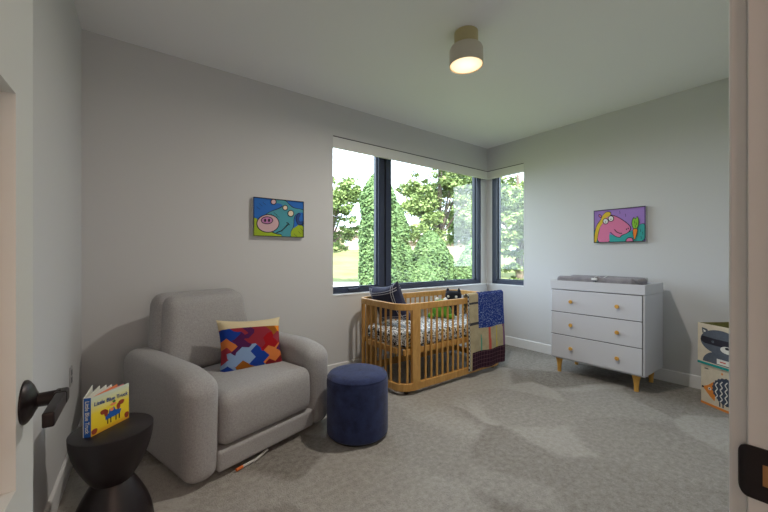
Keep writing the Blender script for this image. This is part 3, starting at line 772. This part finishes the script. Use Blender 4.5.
# changing tray
tray = thing('changing_tray', 'white changing tray rim sitting on top of the dresser', 'changing tray', (-.345, -1.808, .949))
m = MB(); t = .018; zt2 = .096
m.box(X0 + .006, X0 + .006 + t, -DY - .002, DY + .002, 0, zt2); m.box(X1 - t, X1, -DY - .002, DY + .002, 0, zt2)
m.box(X0 + .024, X1 - t, -DY - .002, -DY + t, 0, zt2); m.box(X0 + .024, X1 - t, DY - t, DY + .002, 0, zt2); m.box(X0 + .024, X1 - t, -DY + t, DY - t, 0, .008)
m.build('tray_frame', M_white, tray, bevel=.003)
M_pad = fabric('changing_pad_cover', srgb(150, 146, 150), srgb(126, 122, 128), scale=260)
pad = thing('changing_pad', 'grey contoured changing pad lying in the tray on the dresser', 'changing pad', (-.375, -1.765, .960))
def padfn(w):
    e = abs(w.x) / .2; return Vector((w.x, w.y, w.z + (.035 * e * e if w.z > 0 else 0)))
m = MB(); m.rbox((0, 0, .058), (.19, .392, .058), .045, 12, padfn); m.build('pad', M_pad, pad)
m = MB(); m.box(-.215, .205, -.04, -.015, .001, .004); 
m.tube([(-.206, -.03, .05), (-.207, -.03, .135), (-.15, -.03, .143), (0, -.03, .120), (.15, -.03, .143)], .004, 6); m.build('strap', M_trim, pad)
m = MB(); m.rbox((-.208, -.03, .115), (.010, .028, .012), .006, 4); m.build('buckle', M_trim, pad)
clip = MB(); clip.rbox((0, 0, .022), (.012, .02, .022), .009, 5); cl_ = clip.build('safety_bracket', base('clip_grey', (.45, .45, .46, 1), .5), loc=(-.075, -2.10, 1.045))
tag(cl_, 'small grey bracket on the changing tray rim, nearer the storage bins', 'bracket')
cl2 = cl_.copy(); COL.objects.link(cl2); cl2.location = (-.075, -1.47, 1.045); cl2['label'] = 'small grey bracket on the changing tray rim, nearer the windows'

# ------------------------------------------------------------------ paintings
def frame_for(o_, U, V, Nn): return (Vector(o_), Vector(U), Vector(V), Vector(Nn))
def flat(name, c): return base(name, srgb(*c), .6, spec=.3)
def circ(x, y, rx, ry, n=24): return [(x + rx * math.cos(2 * PI * k / n), y + ry * math.sin(2 * PI * k / n)) for k in range(n)]
def stroke(pts, w, asp):
    out = []; back = []
    for i, p in enumerate(pts):
        a = pts[max(0, i - 1)]; b = pts[min(len(pts) - 1, i + 1)]
        dx_, dy_ = (b[0] - a[0]) * asp, b[1] - a[1]; l = math.hypot(dx_, dy_) or 1
        out.append((p[0] - dy_ / l * w / asp, p[1] + dx_ / l * w)); back.append((p[0] + dy_ / l * w / asp, p[1] - dx_ / l * w))
    return out + back[::-1]
def smoothp(pts, it=2, closed=True):
    for _ in range(it):
        o_ = []
        n = len(pts)
        for i in range(n if closed else n - 1):
            a = pts[i]; b = pts[(i + 1) % n]; o_.append((a[0] * .75 + b[0] * .25, a[1] * .75 + b[1] * .25)); o_.append((a[0] * .25 + b[0] * .75, a[1] * .25 + b[1] * .75))
        pts = o_
    return pts
M_ink = flat('paint_black', (26, 24, 34)); M_side = base('canvas_edge', (.62, .62, .58, 1), .7)
# painting 1 on the window wall
AW, AH = .508, .372
a1_ = thing('painting', 'small painting of a teal animal with a big pink snout beside the window', 'painting', (-3.358, 0, 1.698))
m = MB(); m.box(-AW / 2, AW / 2, -.035, 0, -AH / 2, AH / 2); m.build('canvas', M_side, a1_, bevel=.002, smooth=False)
fr = frame_for((-AW / 2, -.0352, -AH / 2), (AW, 0, 0), (0, 0, AH), (0, -1, 0))
def C1(x, y):  # traced proportions of the picture
    u = (x - 145) / 323.0; top = 108 + 32 * u; bt_ = 357 + 15 * u; return (u, 1 - (y - top) / (bt_ - top))
mats = [flat('paint_blue', (28, 104, 190)), flat('paint_lime', (158, 184, 36)), flat('paint_teal', (70, 150, 166)), flat('paint_snout', (206, 172, 178)), flat('paint_mauve', (184, 120, 172)), M_ink, flat('paint_eye', (222, 206, 180)), flat('paint_deepblue', (30, 66, 130))]
m = MB(); off = 0
def lay(pts, mi, outline=True, ow=.018, asp=AW / AH):
    global off
    if outline:
        off += .00035
        cx = sum(p[0] for p in pts) / len(pts); cy = sum(p[1] for p in pts) / len(pts)
        m.poly([(min(1, max(0, p[0] + (p[0] - cx) / max(1e-6, math.hypot((p[0] - cx), (p[1] - cy))) * ow / asp * 1.2)), min(1, max(0, p[1] + (p[1] - cy) / max(1e-6, math.hypot((p[0] - cx), (p[1] - cy))) * ow * 1.2))) for p in pts], fr, off, 5, .0003)
    off += .00035; m.poly([(min(1, max(0, p[0])), min(1, max(0, p[1]))) for p in pts], fr, off, mi, .0003)
m.poly([(0, 0), (1, 0), (1, 1), (0, 1)], fr, 0, 0, .0002)
lay([(0, 0), (1, 0)] + [C1(468, 300), C1(440, 285), C1(400, 310), C1(330, 320), C1(200, 300), C1(165, 245), C1(148, 240)], 1)
lay(smoothp([C1(*p) for p in ((290, 345), (320, 345), (325, 368), (383, 368), (378, 330), (400, 300), (400, 230), (440, 205), (468, 215), (468, 190), (400, 183), (370, 160), (350, 135), (300, 118), (262, 130), (268, 152), (300, 148), (330, 160), (320, 180), (225, 212), (195, 260), (240, 320))], 2), 2)
lay(smoothp([C1(*p) for p in ((415, 245), (430, 215), (452, 222), (436, 245), (440, 270), (466, 262), (466, 285), (430, 290))], 2), 7)
lay([C1(235 + 66 * math.cos(a * .26), 278 + 54 * math.sin(a * .26)) for a in range(24)], 3)
lay([C1(228 + 33 * math.cos(a * .26), 258 + 20 * math.sin(a * .26)) for a in range(24)], 4)
lay([C1(216 + 7 * math.cos(a * .52), 258 + 11 * math.sin(a * .52)) for a in range(12)], 5, False)
lay([C1(240 + 7 * math.cos(a * .52), 258 + 11 * math.sin(a * .52)) for a in range(12)], 5, False)
lay([C1(380 + 17 * math.cos(a * .26), 215 + 17 * math.sin(a * .26)) for a in range(24)], 6)
lay([C1(343 + 13 * math.cos(a * .26), 178 + 13 * math.sin(a * .26)) for a in range(24)], 6)
lay([C1(268 + 14 * math.cos(a * .26), 140 + 14 * math.sin(a * .26)) for a in range(24)], 3)
lay(stroke([C1(285, 338), C1(320, 325), C1(345, 302), C1(366, 280)], .012, AW / AH), 5, False)
lay(stroke([C1(350, 272), C1(362, 278), C1(372, 290)], .010, AW / AH), 5, False)
for (x, y) in ((250, 215), (268, 205), (285, 222), (180, 150), (165, 170), (200, 140), (430, 330), (400, 345), (445, 310)):
    lay(stroke([C1(x, y), C1(x + 8, y + 10), C1(x + 20, y + 18)], .004, AW / AH), 5, False)
for (p, q) in (((0, 0), (1, .018)), ((0, .982), (1, 1)), ((0, 0), (.013, 1)), ((.987, 0), (1, 1))):
    lay([(p[0], p[1]), (q[0], p[1]), (q[0], q[1]), (p[0], q[1])], 5, False)
m.build('painted_face', mats, a1_, smooth=False)
# painting 2 on the right wall
AW2, AH2 = .520, .388
a2_ = thing('painting', 'small painting of a pink horse with yellow mane and a carrot above the dresser', 'painting', (0, -1.830, 1.674))
m = MB(); m.box(-.035, 0, -AW2 / 2, AW2 / 2, -AH2 / 2, AH2 / 2); m.build('canvas', M_side, a2_, bevel=.002, smooth=False)
fr = frame_for((-.0352, AW2 / 2, -AH2 / 2), (0, -AW2, 0), (0, 0, AH2), (-1, 0, 0))
def C2(x, y):
    u = (x - 108) / 367.0; top = 158 - 32 * u; bt_ = 385 - 7 * u; return (u, 1 - (y - top) / (bt_ - top))
mats = [flat('paint_violet', (158, 122, 196)), flat('paint_sea', (52, 158, 154)), flat('paint_pink', (214, 118, 158)), flat('paint_yellow', (216, 184, 48)), flat('paint_white', (220, 220, 216)), M_ink, flat('paint_orange', (232, 130, 40)), flat('paint_leaf', (132, 190, 52))]
m = MB(); off = 0
m.poly([(0, 0), (1, 0), (1, 1), (0, 1)], fr, 0, 0, .0002)
lay([(.0, 0), (.0, .35)] + [C2(125, 280), C2(160, 300)] + [C2(160, 385)], 1)
lay(smoothp([C2(*p) for p in ((215, 385), (215, 320), (260, 335), (330, 325), (390, 300), (430, 260), (460, 250), (475, 270), (475, 379), (340, 383))], 2), 1)
lay(smoothp([C2(*p) for p in ((128, 384), (150, 290), (175, 215), (215, 190), (260, 192), (320, 225), (368, 265), (376, 290), (350, 318), (310, 330), (300, 348), (262, 335), (228, 300), (222, 340), (228, 384))], 2), 2)
lay(smoothp([C2(*p) for p in ((110, 385), (112, 320), (130, 260), (160, 225), (178, 185), (205, 165), (236, 170), (232, 192), (200, 205), (178, 240), (145, 285), (128, 384))], 2), 3)
lay(smoothp([C2(*p) for p in ((150, 200), (145, 185), (160, 190), (165, 205))], 1), 2)
for (x, y) in ((197, 232), (237, 213)):
    lay([C2(x + 17 * math.cos(a * .26), y + 17 * math.sin(a * .26)) for a in range(24)], 4)
    lay([C2(x + 4 * math.cos(a * .52), y + 5 + 4 * math.sin(a * .52)) for a in range(12)], 5, False)
lay(stroke([C2(262, 290), C2(278, 308), C2(300, 318), C2(318, 318)], .012, 1.34), 5, False)
for (x, y) in ((348, 290), (360, 284)): lay([C2(x + 4 * math.cos(a * .52), y + 6 * math.sin(a * .52)) for a in range(12)], 5, False)
lay(smoothp([C2(*p) for p in ((350, 382), (345, 365), (365, 350), (388, 355), (392, 380))], 2), 2)
lay(smoothp([C2(*p) for p in ((392, 285), (424, 283), (412, 340), (402, 368), (396, 330))], 1), 6)
lay(smoothp([C2(*p) for p in ((392, 280), (386, 240), (398, 205), (410, 225), (420, 198), (430, 230), (424, 278), (408, 285))], 1), 7)
for (x, y) in ((400, 230), (412, 240), (406, 260), (440, 290), (455, 310), (445, 340), (300, 160), (340, 180)):
    lay(stroke([C2(x, y), C2(x + 4, y + 10), C2(x + 3, y + 20)], .005, 1.34), 5, False)
for (p, q) in (((0, 0), (1, .02)), ((0, .98), (1, 1)), ((0, 0), (.014, 1)), ((.986, 0), (1, 1))):
    lay([(p[0], p[1]), (q[0], p[1]), (q[0], q[1]), (p[0], q[1])], 5, False)
m.build('painted_face', mats, a2_, smooth=False)

# ------------------------------------------------------------------ storage bins
M_can = fabric('bin_canvas', srgb(214, 202, 180), srgb(196, 184, 162), scale=300)
M_lin = fabric('bin_lining', srgb(150, 146, 84), srgb(128, 124, 66), scale=300)
M_gr = fabric('felt_grey', srgb(92, 98, 108), srgb(76, 82, 92), scale=300)
M_bk = flat('felt_black', (40, 38, 48)); M_wf = flat('felt_white', (214, 212, 204)); M_te = flat('felt_teal', (24, 140, 136)); M_of = flat('felt_orange', (214, 132, 58)); M_nv = flat('felt_navy', (60, 68, 84)); M_rd = flat('tag_red', (190, 60, 50))
bd = Vector((-.54, -.84, 0)).normalized(); bn = Vector((-bd.y, bd.x, 0))   # bn: out of the front face?
if bn.dot(Vector((-1, .0, 0))) < 0: bn = -bn
def storage_bin(name, label, P0, z0, h, art, group=None):
    rz = math.atan2(bd.y, bd.x)
    o = thing(name, label, 'storage bin', (P0[0], P0[1], z0), rz)
    # local x along the front face, +y or -y out of the front: find sign
    ly = Vector((-math.sin(rz), math.cos(rz), 0)); sg = 1 if ly.dot(bn) > 0 else -1
    w = .335; t = .006
    def by(a, b): return (min(sg * a, sg * b), max(sg * a, sg * b))
    m = MB(); y0_, y1_ = by(0, -w)
    m.box(0, w, *by(0, -t), 0, h); m.box(0, w, *by(-w + t, -w), 0, h); m.box(0, t, *by(-t, -w + t), 0, h); m.box(w - t, w, *by(-t, -w + t), 0, h); m.box(t, w - t, *by(-t, -w + t), 0, .012)
    m.build('box', M_can, o, bevel=.002)
    m = MB(); t2 = t + .002
    m.box(t, w - t, *by(-t, -t2), .012, h - .002); m.box(t, w - t, *by(-w + t2, -w + t), .012, h - .002); m.box(t, t2, *by(-t2, -w + t2), .012, h - .002); m.box(w - t2, w - t, *by(-t2, -w + t2), .012, h - .002)
    m.build('lining', M_lin, o, smooth=False)
    f = frame_for((0, sg * .0004, 0), (w, 0, 0), (0, 0, h), (0, sg, 0))
    art(o, f)
    return o
def racoon(o, f):
    m = MB(); m.poly([(0, 0), (1, 0), (1, .055), (0, .055)], f, 0, 0, .0015); m.build('hem', M_te, o, smooth=False)
    m = MB(); mats = [M_gr, M_bk, M_wf, M_rd]
    E_ = lambda x, y, rx, ry, a0=0, a1=360, n=30: [(x + rx * math.cos(R(a0 + (a1 - a0) * k / n)), y + ry * math.sin(R(a0 + (a1 - a0) * k / n))) for k in range(n + 1)]
    m.poly(E_(.62, .08, .47, .30, 0, 180), f, .0, 0, .002)
    m.poly([(.12, .90), (.14, .76), (.30, .82), (.26, .88)], f, .0, 0, .002); m.poly([(.16, .86), (.18, .79), (.24, .82)], f, .002, 2, .001)
    m.poly([(.88, .82), (1.0, .80), (1.0, .9), (.96, .9)], f, .0, 0, .002)
    m.poly([p for p in E_(.60, .61, .51, .29) if p[0] <= 1.0] + ([(1, .5)] if False else []), f, .002, 0, .002)
    m.poly([(.10, .58), (.13, .70), (.45, .68), (.80, .68), (.99, .70), (.99, .58), (.80, .52), (.45, .52), (.2, .53)], f, .004, 1, .001)
    m.poly(E_(.78, .47, .17, .085), f, .005, 2, .001); m.poly(E_(.78, .51, .055, .03), f, .006, 1, .001)
    m.poly(E_(.42, .60, .035, .03), f, .005, 0, .001)
    m.poly([(.52, .10), (.82, .10), (.82, .22), (.52, .22)], f, .003, 2, .0015); m.poly([(.60, .15), (.74, .15), (.74, .175), (.60, .175)], f, .0045, 3, .001)
    m.build('raccoon_applique', mats, o, smooth=False)
def hedgehog(o, f):
    m = MB(); m.poly([(0, 0), (1, 0), (1, .055), (0, .055)], f, 0, 0, .0015); m.build('hem', M_of, o, smooth=False)
    m = MB(); mats = [M_nv, M_of, M_wf, M_bk]
    m.poly([(.05, .42), (.20, .50), (.34, .62), (.40, .40), (.36, .16), (.24, .24)], f, 0, 1, .002)
    sp2 = []
    for k in range(46):
        a = R(-80 + 345 * k / 45); rr_ = 1.0 if k % 2 else .93
        sp2.append((min(1, .70 + .40 * rr_ * math.cos(a)), .47 + .33 * rr_ * math.sin(a)))
    m.poly(sp2, f, .002, 0, .002)
    for x0 in (.42, .54, .66, .78, .90):
        zz = []
        ylo, yhi = .45 - .27 * math.sqrt(max(.05, 1 - ((x0 - .7) / .42) ** 2)), .45 + .26 * math.sqrt(max(.05, 1 - ((x0 - .7) / .42) ** 2))
        nn = max(3, int((yhi - ylo) / .07))
        for k in range(nn + 1): zz.append((x0 + (.03 if k % 2 else -.03), ylo + (yhi - ylo) * k / nn))
        for a_, b_ in zip(zz, zz[1:]): m.poly(stroke([a_, b_], .012, 1), f, .004, 2, .001)
    m.poly(circ(.06, .42, .025, .025), f, .002, 3, .002); m.poly(circ(.24, .42, .04, .035), f, .002, 2, .001); m.poly(circ(.24, .42, .018, .016), f, .003, 3, .001)
    for x0 in (.48, .56, .84, .9): m.poly([(x0, .08), (x0 + .03, .08), (x0 + .03, .2), (x0, .2)], f, 0, 0, .002)
    m.poly([(.10, .88), (.20, .88), (.20, .90), (.10, .90)], f, 0, 3, .001); m.poly(circ(.55, .87, .02, .03), f, 0, 1, .001)
    m.build('hedgehog_applique', mats, o, smooth=False)
storage_bin('storage_bin', 'canvas storage bin with a navy zigzag hedgehog, standing on the carpet', (-.405, -2.615), 0, .36, hedgehog)
P1 = Vector((-.405, -2.615, 0)) + bn * .02 - bd * .012
storage_bin('storage_bin', 'canvas storage bin with a grey masked raccoon, stacked on the hedgehog bin', P1, .361, .36, racoon)

# ------------------------------------------------------------------ outside
M_grass = base('lawn_grass', srgb(120, 150, 60), .9, spec=.1)
vg = coords(M_grass); ng = N(M_grass, 'ShaderNodeTexNoise', Scale=.35, Detail=6.0); L(M_grass, vg, ng.inputs['Vector'])
L(M_grass, ramp(M_grass, ng.outputs['Fac'], [(.35, (.11, .135, .045, 1)), (.65, (.17, .185, .075, 1))]), P(M_grass).inputs['Base Color'])
GZ = -.6
fwd = Vector((.5975, .8018, 0)); rgt = Vector((.8018, -.5975, 0)); CP = Vector((-4.59, -3.4265, 0))
def gz(x, y):
    d = (Vector((x, y, 0)) - CP).dot(fwd)
    return GZ + 3.0 * max(0, min(1, (d - 27) / 35)) ** 1.2
m = MB(); vs = []; n = 60
for i in range(n + 1):
    for j in range(n + 1):
        x = -40 + 150 * i / n; y = -40 + 150 * j / n; vs.append((x, y, gz(x, y)))
m.add(vs, [(i * (n + 1) + j, (i + 1) * (n + 1) + j, (i + 1) * (n + 1) + j + 1, i * (n + 1) + j + 1) for i in range(n) for j in range(n)])
o = m.build('lawn', M_grass); tag(o, kind='structure')
# driveway strip
m = MB(); vs = []
for k in range(30):
    s_ = -16 + 30 * k / 29; c = CP + rgt * s_; a = c + fwd * 20.5; b = c + fwd * 25.5
    vs += [(a.x, a.y, GZ + .03), (b.x, b.y, GZ + .03)]
m.add(vs, [(2 * k, 2 * k + 2, 2 * k + 3, 2 * k + 1) for k in range(29)])
o = m.build('street', base('concrete', (.30, .27, .25, 1), .9)); tag(o, kind='structure')

def leafmat(name, c1, c2):
    m = base(name, c1, .7, spec=.2)
    n_ = N(m, 'ShaderNodeTexNoise', Scale=1.6, Detail=3.0); L(m, coords(m), n_.inputs['Vector'])
    oi = N(m, 'ShaderNodeTexNoise', Scale=9.0); L(m, coords(m), oi.inputs['Vector'])
    mm = N(m, 'ShaderNodeMath', operation='ADD'); L(m, n_.outputs['Fac'], mm.inputs[0]); L(m, oi.outputs['Fac'], mm.inputs[1])
    hh_ = N(m, 'ShaderNodeMath', operation='MULTIPLY'); hh_.inputs[1].default_value = .5; L(m, mm.outputs[0], hh_.inputs[0])
    L(m, ramp(m, hh_.outputs[0], [(.35, c1), (.65, c2)]), P(m).inputs['Base Color'])
    P(m).inputs['Transmission Weight'].default_value = 0
    return m
M_arb = leafmat('arborvitae_leaf', (.07, .13, .050, 1), (.14, .22, .085, 1))
M_lf = leafmat('tree_leaf', (.125, .19, .060, 1), (.23, .30, .11, 1))
M_bark = base('bark', (.12, .09, .07, 1), .9)
def leaf(vs, fs, p, s, dirn=None):
    d = Vector((random.gauss(0, 1), random.gauss(0, 1), random.gauss(0, 1)))
    if dirn is not None: d = d * .7 + dirn
    d.normalize(); u = d.cross(Vector((random.random(), random.random(), random.random() + .2))).normalized(); w = d.cross(u)
    o = len(vs); a = s * random.uniform(.6, 1.3); b = a * random.uniform(.45, .8)
    vs += [p - u * a, p - w * b, p + u * a, p + w * b]; fs.append((o, o + 1, o + 2, o + 3))
def conifer(px, py, h, r, n, label, cone=1.0, core=.84, group='evergreens beyond the window', s=.055):
    z = gz(px, py); t = thing('arborvitae_tree', label, 'tree', (px, py, z), 0, group)
    vs = []; fs = []
    # solid inner core so the shrub is dense, plus leaf sprays on the surface
    def rad(k): return r * (min(1, (1 - k) * 1.9 * cone + .04)) ** .65 * (.86 + .14 * math.sin(min(1, k * 3) * PI / 2))
    for _ in range(n):
        k = random.random() ** 1.15; a = random.random() * 2 * PI
        rr_ = rad(k) * (1 + .16 * noise.noise(Vector((math.cos(a) * 2, math.sin(a) * 2, k * h * 1.1)))) * random.uniform(.80, 1.07)
        dr_ = Vector((math.cos(a), math.sin(a), .5)); leaf(vs, fs, Vector((rr_ * math.cos(a), rr_ * math.sin(a), k * h)), s, dr_)
    m = MB(); m.add(vs, fs)
    m.lathe([(max(.01, rad(k / 14) * .84), h * k / 14) for k in range(15)], seg=20)
    m.build('foliage', M_arb, t, smooth=False)
    m = MB(); m.cyl((0, 0, -.1), .07, .5, 10); m.build('trunk', M_bark, t)
conifer(2.40, 6.30, 4.8, .60, 24000, 'tall narrow evergreen left of the window mullion', 3.0)
conifer(3.85, 7.12, 4.0, .46, 13000, 'second tall evergreen directly right of the window mullion', 2.2)
conifer(6.47, 9.53, 2.45, .62, 8000, 'short pointed evergreen between the tall one and the round one', 1.0)
conifer(4.05, 5.75, 1.9, .55, 8000, 'lowest evergreen at the foot of the tall ones right of the mullion', 1.0)
conifer(5.64, 7.03, 2.95, .72, 18000, 'broad rounded evergreen in the middle of the large window pane', 1.7)
conifer(6.60, 5.55, 2.6, .72, 14000, 'wide evergreen at the right end of the large window pane', 1.1)
conifer(7.9, 8.1, 2.0, .5, 5000, 'small evergreen between the rounded one and the wide one', 1.0)
def tree(px, py, h, tr_, blobs, n, label, s=.17, group='leafy trees beyond the windows', nbr=7):
    z = gz(px, py); t = thing('leafy_tree', label, 'tree', (px, py, z), 0, group)
    m = MB(); m.tube([(0, 0, -.1), (.05, .05, h * .4), (0, .1, h * .9)], [tr_, tr_ * .75, tr_ * .3], 12)
    for (bx, by, bz, br) in blobs: m.tube([(0, 0, h * .35), (bx * .5, by * .5, (h * .35 + bz) / 2 + .2), (bx, by, bz)], [tr_ * .4, tr_ * .25, .02], 6)
    m.build('trunk', M_bark, t)
    vs = []; fs = []; tot_ = sum(b[3] ** 2 for b in blobs)
    for (bx, by, bz, br) in blobs:
        # clumps inside each blob leave gaps where the sky shows
        nc = int(14 * br) + 4
        for c in range(nc):
            d = Vector((random.gauss(0, 1), random.gauss(0, 1), random.gauss(0, .8))).normalized() * br * random.random() ** .45
            cr_ = br * random.uniform(.18, .34)
            for _ in range(int(n * br * br / tot_ / nc)):
                e_ = Vector((random.gauss(0, 1), random.gauss(0, 1), random.gauss(0, .6))) * cr_ * .55
                leaf(vs, fs, Vector((bx, by, bz)) + d + e_, s, Vector((0, 0, .6)))
    m = MB(); m.add(vs, fs); m.build('foliage', M_lf, t, smooth=False)
def blobs(R0, zc, n, br, seed, sq=.8):
    rnd = random.Random(seed); return [(R0 * math.cos(2 * PI * k / n + seed) * rnd.uniform(.2, 1), R0 * math.sin(2 * PI * k / n + seed) * rnd.uniform(.2, 1), zc + rnd.uniform(-1, 1) * R0 * sq, br * rnd.uniform(.7, 1.2)) for k in range(n)]
tree(12.85, 13.51, 9, .22, blobs(2.9, 6.0, 12, 1.35, 3), 34000, 'large leafy tree filling the right half of the large window pane', s=.10)
tree(5.75, 16.3, 7, .2, blobs(1.8, 4.9, 10, 1.0, 5) + [(0.6, -.3, 3.0, .7)], 15000, 'leafy tree at the left edge of the left window pane', s=.10)
tree(20.5, 15.5, 10, .25, blobs(3.2, 6.0, 10, 1.7, 9), 18000, 'tall leafy tree behind the window corner post', s=.16)
tree(8.9, 5.0, 6, .18, blobs(1.6, 3.9, 8, 1.0, 11) + [(0, 0, 1.3, .9)], 20000, 'leafy tree seen through the narrow side window', s=.085)
tree(20.5, 9.0, 8, .22, blobs(3.0, 5.0, 9, 1.6, 13) + [(0, 0, 2.2, 1.6)], 18000, 'distant leafy tree behind the one in the narrow side window', s=.15)
tree(19, 50, 9, .3, blobs(5.0, 2.8, 9, 2.0, 21, .3), 9000, 'far leafy tree on the hill behind the lawn', s=.35)
# neighbouring houses
def house(px, py, rz, w, d, h, rh, label):
    t = thing('house', label, 'house', (px, py, gz(px, py) - .3), rz)
    M_br = base('house_brick', (.34, .24, .19, 1), .9); M_rf = base('house_roof', (.36, .25, .24, 1), .9)
    m = MB(); m.box(-w / 2, w / 2, -d / 2, d / 2, 0, h); m.build('wall', M_br, t, smooth=False)
    m = MB(); e_ = .5
    m.add([(-w / 2 - e_, -d / 2 - e_, h), (w / 2 + e_, -d / 2 - e_, h), (w / 2 + e_, d / 2 + e_, h), (-w / 2 - e_, d / 2 + e_, h), (-w / 2 + d / 2, 0, h + rh), (w / 2 - d / 2, 0, h + rh)],
          [(0, 3, 2, 1), (0, 1, 5, 4), (1, 2, 5), (2, 3, 4, 5), (3, 0, 4)])
    rf = m.build('roof', M_rf, t, smooth=False)
    k = -w / 2 + 1.2
    while k < w / 2 - 1.2:
        m = MB(); m.box(k, k + 1.0, -d / 2 - .06, -d / 2 + .02, h * .35, h * .75); wf = m.build('window', base('house_window', (.6, .6, .6, 1), .5), t, smooth=False)
        m = MB(); m.box(k + .12, k + .88, -d / 2 - .09, -d / 2 - .06, h * .39, h * .71); m.build('pane', base('house_pane', (.25, .3, .4, 1), .2), wf, smooth=False)
        k += 2.4
house(27.85, 32.26, R(-36.7), 12, 6, 2.4, 1.2, 'brick house with a pinkish roof seen between the evergreens')
house(30.5, 55.0, R(-36.7), 13, 8, 3.0, 1.8, 'far pale house on the hill at the left edge of the window')
